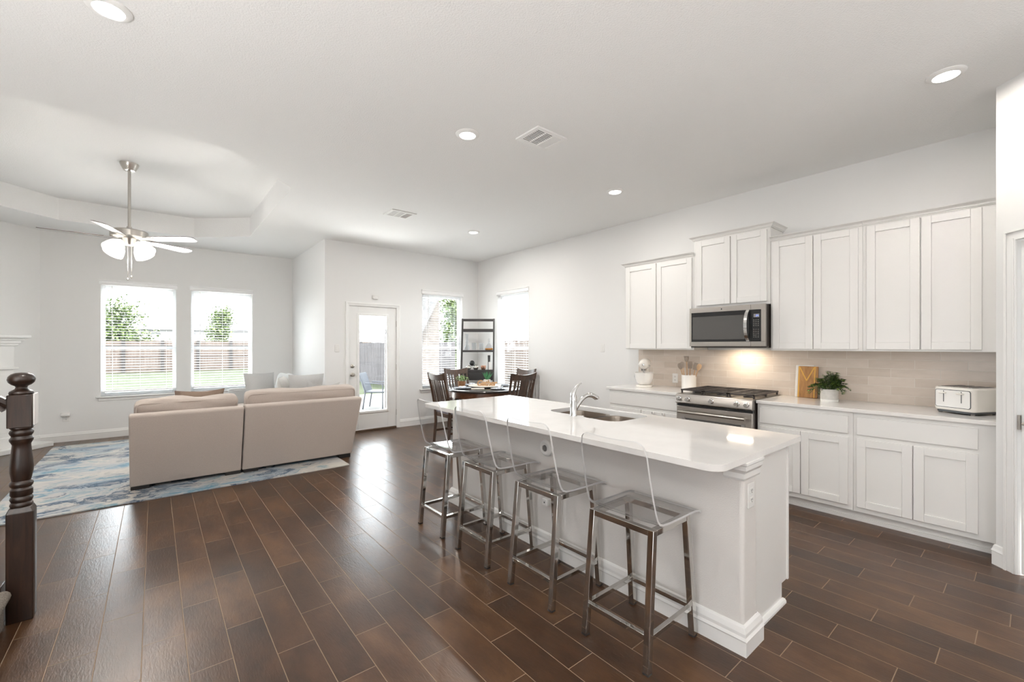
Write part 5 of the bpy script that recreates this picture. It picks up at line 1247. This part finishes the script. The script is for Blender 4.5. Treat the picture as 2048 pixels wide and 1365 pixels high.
# ================================================================== DINING
TC = (4.0, 5.52)
DT = thing('dining_table', 'round dark dining table set with plates', 'dining table', (*TC, 0))
m = MB(); m.lathe([(0, 0.728), (0.585, 0.728), (0.60, 0.736), (0.603, 0.748), (0.598, 0.760), (0.585, 0.765), (0, 0.765)], 64); obj('table_top', m, MT['topwood'], DT, smooth=True)
m = MB(); m.lathe([(0.535, 0.635), (0.55, 0.640), (0.55, 0.728), (0.52, 0.728), (0.52, 0.635)], 64); obj('apron', m, MT['rwood'], DT, smooth=True)
for k in range(4):
    a = radians(45 + 90 * k); m = MB(); m.bar((0.44 * cos(a), 0.44 * sin(a), 0), (0.47 * cos(a), 0.47 * sin(a), 0.728), 0.065, 0.065, up=(1, 0, 0), w2=0.08, h2=0.08); obj('leg', m, MT['dwood'], DT, 0.004)
def dchair():
    t = thing('dining_chair', 's', 'dining chair')
    # local +x faces the table
    def px(z): return -0.205 - 0.115 * max(0, (z - 0.44) / 0.59) ** 1.25
    for s_ in (-1, 1):
        m = MB(); m.tube([(px(0) - 0.03, s_ * 0.20, 0), (-0.205, s_ * 0.20, 0.30), (px(0.5), s_ * 0.205, 0.5), (px(0.75), s_ * 0.212, 0.75), (px(1.03), s_ * 0.218, 1.03)], [0.022, 0.025, 0.025, 0.023, 0.022], 4); obj('rear_leg', m, MT['dwood'], t)
        m = MB(); m.bar((0.20, s_ * 0.195, 0), (0.195, s_ * 0.195, 0.44), 0.032, 0.032, up=(1, 0, 0), w2=0.046, h2=0.046); obj('front_leg', m, MT['dwood'], t, 0.003)
        m = MB(); m.bar((-0.20, s_ * 0.198, 0.17), (0.20, s_ * 0.195, 0.17), 0.018, 0.03); obj('stretcher', m, MT['dwood'], t)
    m = MB(); m.bar((0.0, -0.19, 0.17), (0.0, 0.19, 0.17), 0.03, 0.02); obj('stretcher', m, MT['dwood'], t)
    m = MB(); m.box(-0.21, 0.215, -0.205, 0.205, 0.385, 0.445); obj('seat_frame', m, MT['dwood'], t, 0.004)
    m = MB(); m.rbox((0.01, 0, 0.462), (0.44, 0.43, 0.055), 0.025, 10, (0, 0, 0.012)); obj('seat', m, MT['seatpad'], t, smooth=True)
    # crest rail: dips in the middle
    m = MB(); N_ = 12; vs = []
    for j in range(N_ + 1):
        u = 2 * j / N_ - 1; y = u * 0.235; zt = 1.005 + 0.035 * u * u; zb_ = 0.925 + 0.014 * u * u; bow = -0.018 * (1 - u * u)
        for z in (zb_, zt):
            for dx in (-0.012, 0.012): vs.append((px(z) + bow + dx, y, z))
    fs = []
    for j in range(N_):
        p = j * 4; fs += [(p, p + 4, p + 6, p + 2), (p + 1, p + 3, p + 7, p + 5), (p + 2, p + 6, p + 7, p + 3), (p, p + 1, p + 5, p + 4)]
    fs += [(0, 2, 3, 1), (N_ * 4, N_ * 4 + 1, N_ * 4 + 3, N_ * 4 + 2)]
    m.add(vs, fs); obj('crest_rail', m, MT['dwood'], t, 0.003)
    m = MB(); m.bar((px(0.52), -0.195, 0.52), (px(0.52), 0.195, 0.52), 0.022, 0.05); obj('lower_rail', m, MT['dwood'], t)
    for (y, w_) in ((0, 0.10), (-0.085, 0.028), (0.085, 0.028), (-0.145, 0.028), (0.145, 0.028)):
        m = MB()
        zz = [0.52, 0.66, 0.80, 0.945]
        for i in range(3):
            b0 = -0.018 * (1 - (y / 0.235) ** 2)
            m.bar((px(zz[i]) + b0 * i / 3, y, zz[i]), (px(zz[i + 1]) + b0 * (i + 1) / 3, y * 1.04, zz[i + 1]), 0.012, w_, up=(0, 1, 0))
        obj('back_slat', m, MT['dwood'], t)
    return t
d0 = dchair()
for i, (x, y, rz, lab_) in enumerate(((3.43, 5.49, 0, 'dark slat-back dining chair under the window with brick outside, nearest the back door'), (4.04, 6.12, -90, 'dark slat-back dining chair with its back against the ladder shelf'),
                         (4.02, 4.93, 90, 'dark slat-back dining chair nearest the kitchen, back to the camera'), (4.56, 5.53, 180, 'dark slat-back dining chair against the right wall, partly behind another chair'))):
    o = d0 if i == 0 else copy_tree(d0)
    o.location = (x, y, 0); o.rotation_euler = (0, 0, radians(rz)); o['label'] = lab_; o['group'] = 'dining chairs around the round table'
TZ = 0.765
for i, (dx, dy, lab_) in enumerate(((-0.40, 0.03, 'blue-grey plate on the table before the chair nearest the back door'), (-0.02, -0.40, 'blue-grey plate on the table before the chair nearest the kitchen'), (0.03, 0.40, 'blue-grey plate on the table before the ladder shelf chair'), (0.40, 0.0, 'blue-grey plate on the table before the right wall chair'))):
    m = MB(); m.lathe([(0, 0.004), (0.07, 0.004), (0.085, 0.010), (0.135, 0.018), (0.136, 0.021), (0.085, 0.014), (0.06, 0.008), (0, 0.008)], 32)
    o = obj('dinner_plate', m, MT['plate'], None, smooth=True, label=lab_, cat='plate', group='dinner plates on the round table'); o.location = (TC[0] + dx, TC[1] + dy, TZ)
    m = MB(); m.rbox((0, 0, 0), (0.13, 0.06, 0.03), 0.014, 8, (0, 0, 0.006), None, 0.003, i)
    o = obj('napkin', m, MT['napkin'], None, smooth=True, label=lab_.replace('blue-grey plate on the table', 'folded pale napkin on the plate'), cat='napkin', group='napkins on the dinner plates'); o.location = (TC[0] + dx, TC[1] + dy, TZ + 0.024); o.rotation_euler.z = i * 0.8
m = MB(); m.lathe([(0, 0.0), (0.10, 0.0), (0.11, 0.012), (0.255, 0.022), (0.262, 0.030), (0.25, 0.036), (0, 0.034)], 40)
o = obj('serving_tray', m, MT['board'], None, smooth=True, label='round pale serving board in the middle of the dining table', cat='tray'); o.location = (TC[0] + 0.02, TC[1] + 0.03, TZ)
# carved word on the tray
fc = bpy.data.curves.new('gather_sign', 'FONT'); fc.body = 'Gather'; fc.size = 0.115; fc.extrude = 0.012; fc.offset = 0.003; fc.space_character = 0.92; fc.align_x = 'CENTER'; fc.shear = 0.2; fc.bevel_depth = 0.002
fo = bpy.data.objects.new('tmp', fc); COL.objects.link(fo); bpy.context.view_layer.update()
me = bpy.data.meshes.new_from_object(fo.evaluated_get(bpy.context.evaluated_depsgraph_get())); bpy.data.objects.remove(fo)
me.materials.clear(); me.materials.append(MT['signwood'])
wo = bpy.data.objects.new('word_sign', me); COL.objects.link(wo); wo['label'] = 'carved tan wooden word Gather standing on the round serving board'; wo['category'] = 'sign'
wo.location = (TC[0] - 0.02, TC[1] - 0.07, TZ + 0.037); wo.rotation_euler = (radians(90), 0, radians(-39.5))
SP = thing('aloe_plant', 'small spiky aloe in a white pot behind the carved word', 'potted plant', (TC[0] + 0.085, TC[1] + 0.06, TZ + 0.034))
m = MB(); m.lathe([(0, 0), (0.042, 0), (0.052, 0.02), (0.054, 0.085), (0.048, 0.085), (0.046, 0.07), (0, 0.07)], 20); obj('pot', m, MT['ceramic'], SP, smooth=True)
m = MB(); rd = random.Random(3)
for k in range(20):
    a = rd.uniform(0, 2 * pi); e = rd.uniform(0.1, 0.85); d = Vector((sin(e) * cos(a), sin(e) * sin(a), cos(e))); L = rd.uniform(0.10, 0.15)
    m.tube([Vector((0, 0, 0.07)), Vector((0, 0, 0.075)) + d * L * 0.5, Vector((0, 0, 0.085)) + d * L], [0.009, 0.008, 0.001], 5)
obj('leaves', m, MT['blueleaf'], SP, smooth=True)
HP = thing('herb_plant', 'small sage green plant in a tan wooden pot on the table', 'potted plant', (3.76, 5.82, TZ))
m = MB(); m.lathe([(0, 0), (0.048, 0), (0.056, 0.01), (0.062, 0.09), (0.055, 0.09), (0.05, 0.07), (0, 0.07)], 22); obj('pot', m, MT['terra'], HP, smooth=True)
m = MB()
for k in range(170):
    a = rd.uniform(0, 2 * pi); e = rd.uniform(0, 1.35); r_ = rd.uniform(0.02, 0.095); p = Vector((r_ * sin(e) * cos(a) * 1.25, r_ * sin(e) * sin(a) * 1.25, 0.09 + r_ * cos(e) * 0.95))
    leaf_mesh(m, p, Vector((rd.uniform(-1, 1), rd.uniform(-1, 1), rd.uniform(0, 1))), 0.030, 0.022)
obj('leaves', m, MT['sage'], HP)
m = MB(); m.rbox((0, 0, 0.008), (0.20, 0.13, 0.016), 0.007, 6); o = obj('bread_board', m, MT['board'], None, smooth=True, label='small pale board on the table in front of the wooden pot', cat='tray'); o.location = (3.75, 5.36, TZ); o.rotation_euler.z = -0.6
m = MB(); m.lathe([(0, 0.0), (0.032, 0.0), (0.034, 0.003), (0.005, 0.008), (0.004, 0.08), (0.02, 0.095), (0.036, 0.12), (0.038, 0.15), (0.033, 0.185), (0.0315, 0.185), (0.0355, 0.15), (0.034, 0.122), (0.0, 0.10)], 20)
for (x, y, lab_) in ((3.66, 5.98, 'clear wine glass on the table beside the ladder shelf chair'), (4.36, 5.34, 'clear wine glass on the table near the right wall chair')):
    o = obj('wine_glass', m, MT['drink'], None, smooth=True, label=lab_, cat='glass', group='wine glasses on the round table'); o.location = (x, y, TZ)

# ---- ladder shelf across the corner
LS = thing('ladder_shelf', 'black leaning ladder shelf across the dining room corner', 'shelf', (4.55, 6.50, 0), radians(-39.5))
# local x along the shelf, local +y toward the corner; the rails lean back as they rise
def ly_(z): return -0.30 + 0.42 * z / 1.915
hwid = 0.305
for s_ in (-1, 1):
    m = MB(); m.bar((s_ * (hwid - 0.015), ly_(0), 0), (s_ * (hwid - 0.015), ly_(1.915), 1.915), 0.030, 0.062, up=(0, 1, 0)); obj('side_rail', m, MT['shelf'], LS, 0.002)
m = MB(); m.box(-hwid, hwid, ly_(1.9) - 0.022, ly_(1.9) + 0.012, 1.872, 1.917); obj('top_rail', m, MT['shelf'], LS, 0.002)
for z, dep in ((1.675, 0.14), (1.305, 0.24), (0.955, 0.32), (0.50, 0.38)):
    m = MB(); y1 = ly_(z) + dep; m.box(-hwid + 0.03, hwid - 0.03, ly_(z) - 0.02, min(y1, 0.165), z, z + 0.020); m.box(-hwid + 0.03, hwid - 0.03, ly_(z) - 0.025, ly_(z) - 0.010, z, z + 0.055 if z > 1.5 else z + 0.035); obj('shelf_board', m, MT['shelf'], LS, 0.002)
z = 0.80; m = MB(); m.box(-hwid + 0.03, hwid - 0.03, ly_(0.9) - 0.02, 0.10, 0.80, 0.95); dw = obj('drawer_box', m, MT['shelf'], LS, 0.002)
m = MB(); m.box(-hwid + 0.04, hwid - 0.04, ly_(0.9) - 0.028, ly_(0.9) - 0.019, 0.812, 0.938); obj('drawer_front', m, MT['blackm'], dw, 0.002)
LM = xf((4.55, 6.50, 0), radians(-39.5))
def on_shelf(name, mb, mat, x, dy, z, label, cat, group=None, smooth=True):
    o = obj(name, mb, mat, None, smooth=smooth, label=label, cat=cat, group=group); o.location = LM @ Vector((x, ly_(z) + dy, z)); o.rotation_euler.z = radians(-39.5); return o
Z2 = 1.325
def glassware(name, label, x, dy, prof, liquid=None):
    t = thing(name, label, 'glassware', LM @ Vector((x, ly_(Z2) + dy, Z2)), radians(-39.5))
    m = MB(); m.lathe(prof, 20); obj('glass', m, MT['drink'], t, smooth=True)
    if liquid: m = MB(); m.lathe(liquid[0], 20); obj('liquor', m, liquid[1], t, smooth=True)
glassware('decanter', 'tall slim clear decanter at the window end of the ladder shelf', -0.205, 0.07, [(0, 0.012), (0.045, 0.012), (0.05, 0.02), (0.045, 0.07), (0.025, 0.13), (0.018, 0.20), (0.02, 0.30), (0.024, 0.31), (0.022, 0.31), (0.016, 0.20), (0.02, 0.13), (0.04, 0.07), (0.04, 0.03), (0, 0.02)])
glassware('whiskey_tumbler', 'clear tumbler on the dark tray of the ladder shelf, nearer the tall decanter', -0.075, 0.07, [(0, 0.014), (0.036, 0.014), (0.042, 0.15), (0.039, 0.15), (0.033, 0.03), (0, 0.03)])
glassware('whiskey_tumbler', 'clear tumbler on the dark tray of the ladder shelf, nearer the amber decanter', 0.06, 0.07, [(0, 0.014), (0.036, 0.014), (0.042, 0.145), (0.039, 0.145), (0.033, 0.03), (0, 0.03)])
glassware('whiskey_decanter', 'round clear decanter of amber liquor on the ladder shelf', 0.20, 0.07, [(0, 0.012), (0.062, 0.012), (0.078, 0.025), (0.078, 0.055), (0.05, 0.10), (0.018, 0.135), (0.016, 0.175), (0.026, 0.18), (0.008, 0.185), (0.018, 0.20), (0.022, 0.215), (0, 0.235)], ([(0, 0.016), (0.058, 0.016), (0.073, 0.028), (0.073, 0.052), (0, 0.053)], MT['amber']))
for x, w_, lab_ in ((-0.205, 0.12, 'small dark coaster under the tall slim decanter'), (-0.008, 0.24, 'dark blue tray under the two tumblers')):
    m = MB(); m.box(-w_ / 2, w_ / 2, -0.055, 0.055, 0, 0.012); on_shelf('drinks_tray', m, MT['tray'], x, 0.07, Z2, lab_, 'tray', smooth=False)
Z3 = 0.975
def sphere(r): return [(max(0, r * sin(pi * i / 12)), r - r * cos(pi * i / 12)) for i in range(13)]
for x, r, dz, lab_ in ((-0.165, 0.046, 0, 'silver ball on the ladder shelf nearest the window'), (-0.035, 0.052, 0, 'silver ball in the middle of the ladder shelf'), (-0.105, 0.050, 0.078, 'silver ball stacked on top of two others on the ladder shelf')):
    m = MB(); m.lathe(sphere(r), 20); on_shelf('decor_ball', m, MT['ball'] if dz == 0 else MT['black'], x, 0.06, Z3 + dz, lab_.replace('silver', 'glossy black') if dz else lab_, 'ornament', 'ornament balls on the ladder shelf')
m = MB(); m.lathe([(0, 0), (0.03, 0), (0.042, 0.03), (0.048, 0.085), (0.044, 0.085), (0.036, 0.02), (0, 0.012)], 20); on_shelf('copper_cup', m, MT['copper'], 0.105, 0.03, Z3, 'copper cup on the lower ladder shelf', 'cup')
m = MB(); m.lathe([(0, 0), (0.024, 0), (0.022, 0.03), (0.020, 0.10), (0.024, 0.24), (0.026, 0.27), (0, 0.275)], 18); on_shelf('pepper_mill', m, MT['blackm'], 0.205, 0.07, Z3, 'tall slim black mill on the lower ladder shelf', 'mill')
m = MB(); m.lathe([(0, 0), (0.026, 0), (0.026, 0.15), (0.004, 0.152), (0, 0.165)], 18); on_shelf('pillar_candle', m, MT['wax'], 0.225, -0.0 + 0.005, Z3, 'white pillar candle in front of the black mill', 'candle')

# ================================================================== OUTDOORS
GZ = -0.15
m = MB(); m.add([(-60, -40, GZ), (60, -40, GZ), (60, 90, GZ), (-60, 90, GZ)], [(0, 1, 2, 3)]); struct('lawn', m, MT['grass'])
m = MB(); m.box(2.2, 6.2, 7.22, 13.4, GZ, GZ + 0.05); struct('patio', m, MT['patio'])
def fence(label, p0, p1, zt, mats, npost, post_side, dark=True):
    p0, p1 = Vector(p0), Vector(p1); d = (p1 - p0); L = d.length; d.normalize(); nrm = Vector((-d.y, d.x)) * post_side
    t = thing('fence', label, 'fence', (*(p0.lerp(p1, 0.5)), GZ))
    rd = random.Random(int(L * 10)); m = MB(); x = 0
    while x < L:
        a = p0 + d * x; b = p0 + d * (x + 0.136); h_ = zt + rd.uniform(-0.012, 0.012); o_ = rd.uniform(0, 0.006)
        q_ = [a - nrm * (0.012 + o_), b - nrm * (0.012 + o_), b + nrm * (0.006 - o_), a + nrm * (0.006 - o_)]
        vs = [(p.x, p.y, z) for z in (GZ, h_) for p in q_]
        m.add(vs, [(3, 2, 1, 0), (4, 5, 6, 7), (0, 1, 5, 4), (1, 2, 6, 5), (2, 3, 7, 6), (3, 0, 4, 7)]); x += 0.142
    obj('pickets', m, mats, t, world=True)
    for z in ((GZ + 0.28, GZ + 0.95, GZ + 1.62) if post_side > 0 else ()):
        m = MB(); a = p0 + nrm * 0.03; b = p1 + nrm * 0.03; m.bar((a.x, a.y, z), (b.x, b.y, z), 0.045, 0.09); obj('rail', m, mats, t, world=True)
    for k in range(npost):
        if post_side < 0: break
        c_ = p0 + d * (L * (k + 0.5) / npost) + nrm * 0.10; m = MB(); m.box(c_.x - 0.08, c_.x + 0.08, c_.y - 0.05, c_.y + 0.05, GZ, zt + 0.02); obj('post', m, MT['fpost'], t, world=True)
fence('brown cedar fence across the far end of the lawn', (13.6, 34.5), (-16.4, 33.0), 1.72, MT['fenceb'], 17, 1)
fence('side fence in shade-toned grey-brown seen through the back door glass', (7.0, 11.2), (7.0, 33.4), 1.55, MT['fenceg'], 0, -1)
fence('tan cedar side fence seen through the window beside the ladder shelf', (7.6, 2.0), (7.6, 11.0), 1.56, MT['fenceb'], 0, -1)
def tree(label, x, y, h_, r, ztrunk, nl=1500, seed=0, ls=0.22):
    t = thing('tree', label, 'tree', (x, y, GZ)); rd = random.Random(seed)
    m = MB(); m.tube([(0, 0, 0), (0.05, 0, h_ * 0.4), (0, 0.05, h_ * 0.8)], [r * 0.07, r * 0.05, r * 0.02], 8)
    for k in range(7):
        a = rd.uniform(0, 6.28); z0 = h_ * rd.uniform(0.3, 0.6); m.tube([(0.03, 0, z0), (r * 0.5 * cos(a), r * 0.5 * sin(a), z0 + h_ * 0.2)], [r * 0.03, r * 0.01], 6)
    obj('trunk', m, MT['bark'], t, smooth=True)
    m = MB(); blobs = [(rd.uniform(-0.6, 0.6) * r, rd.uniform(-0.6, 0.6) * r, ztrunk + (h_ - ztrunk) * rd.uniform(0.15, 0.85)) for _ in range(12)]
    for k in range(nl):
        bx, by, bz = rd.choice(blobs); f_ = 1 - 0.55 * (bz - ztrunk) / (h_ - ztrunk)
        p = Vector((bx * f_ + rd.gauss(0, r * 0.24), by * f_ + rd.gauss(0, r * 0.24), bz + rd.gauss(0, (h_ - ztrunk) * 0.10)))
        leaf_mesh(m, p, Vector((rd.uniform(-1, 1), rd.uniform(-1, 1), rd.uniform(-0.6, 0.6))), ls, ls * 0.6)
    obj('crown', m, MT['leaf'], t)
tree('bushy green tree beyond the fence, filling the window nearest the fireplace', -1.7, 36.0, 4.4, 2.2, 0.6, 6000, 1, 0.22)
tree('small green tree beyond the fence, centred in the window behind the sofa', 3.6, 36.5, 4.5, 1.1, 1.0, 3200, 2, 0.19)
tree('green tree beside the brick column outside the dining window', 9.95, 16.2, 4.0, 1.0, 0.3, 6500, 3, 0.15)
tree('thin dark tree beyond the side fence, outside the right wall window', 13.6, 14.2, 3.4, 0.65, 1.4, 420, 4, 0.18)
def house(label, x, y, w_, d_, hw_, hr, wins, ridge='x'):
    t = thing('house', label, 'house', (x, y, GZ)); m = MB(); m.box(-w_ / 2, w_ / 2, -d_ / 2, d_ / 2, 0, hw_); obj('walls', m, MT['house'], t)
    o_ = 0.4; m = MB()
    if ridge == 'x': m.add([(-w_ / 2 - o_, -d_ / 2 - o_, hw_), (w_ / 2 + o_, -d_ / 2 - o_, hw_), (w_ / 2 + o_, d_ / 2 + o_, hw_), (-w_ / 2 - o_, d_ / 2 + o_, hw_), (-w_ / 2 + d_ * .35, 0, hw_ + hr), (w_ / 2 - d_ * .35, 0, hw_ + hr)], [(0, 1, 5, 4), (1, 2, 5), (2, 3, 4, 5), (3, 0, 4), (3, 2, 1, 0)])
    else: m.add([(-w_ / 2 - o_, -d_ / 2 - o_, hw_), (w_ / 2 + o_, -d_ / 2 - o_, hw_), (w_ / 2 + o_, d_ / 2 + o_, hw_), (-w_ / 2 - o_, d_ / 2 + o_, hw_), (0, -d_ / 2 - o_, hw_ + hr), (0, d_ / 2 + o_, hw_ + hr)], [(0, 1, 4), (1, 2, 5, 4), (2, 3, 5), (3, 0, 4, 5), (3, 2, 1, 0)])
    obj('roof', m, MT['roof'], t)
    for (wx, wz) in wins:
        m = MB(); m.box(wx - 0.4, wx + 0.4, -d_ / 2 - 0.03, -d_ / 2 + 0.02, wz, wz + 0.9); obj('window', m, MT['roof'], t)
house('pale house beyond the far fence, behind the bushy tree', -3.0, 52, 11, 9, 3.0, 1.5, [(1.6, 2.0), (2.9, 2.0)])
house('pale house beyond the far fence, behind the small tree', 9.5, 58, 13, 10, 3.2, 2.6, [(-4.0, 1.6)])
house('pale gabled house showing above the side fence through the back door glass', 12.5, 44, 7, 10, 1.8, 1.9, [], 'y')
m = MB(); m.box(4.45, 4.93, 8.55, 8.95, GZ, 3.0); o = obj('brick_column', m, MT['brick'], None, label='pale brick column outside the dining window', cat='column')
PR_ = thing('shade_board', 'grey triangular board shaped as the shadow on the brick column outside', 'roof', (4.6, 8.45, 3.0))  # no roof here: the board stands in for shade
m = MB(); m.add([(4.30, 8.40, 1.45), (4.95, 8.40, 2.68), (4.30, 8.40, 3.1), (4.30, 8.50, 1.45), (4.95, 8.50, 2.68), (4.30, 8.50, 3.1)], [(0, 1, 2), (5, 4, 3), (0, 3, 4, 1), (1, 4, 5, 2), (2, 5, 3, 0)]); obj('shade_triangle', m, MT['roof'], PR_, world=True)  # flat grey triangle stands for the shadow across the brick column
OC = thing('patio_chair', 'blue-grey patio armchair outside the back door glass', 'patio chair', (4.20, 10.30, GZ + 0.05), radians(-39.5))
for s_ in (-1, 1):
    m = MB(); m.tube([(0.22, s_ * 0.26, 0), (0.22, s_ * 0.26, 0.62), (-0.20, s_ * 0.26, 0.62)], 0.014, 8); m.tube([(-0.26, s_ * 0.25, 0), (-0.20, s_ * 0.25, 0.40), (-0.36, s_ * 0.24, 0.86)], 0.016, 8); obj('side_frame', m, MT['outchair'], OC, smooth=True)
m = MB(); m.rbox((0, 0, 0.41), (0.48, 0.50, 0.04), 0.015, 6); obj('seat', m, MT['outchair'], OC, smooth=True)
m = MB(); m.bar((-0.20, 0, 0.42), (-0.36, 0, 0.86), 0.02, 0.47, up=(0, 1, 0)); obj('backrest', m, MT['outchair'], OC, 0.005)
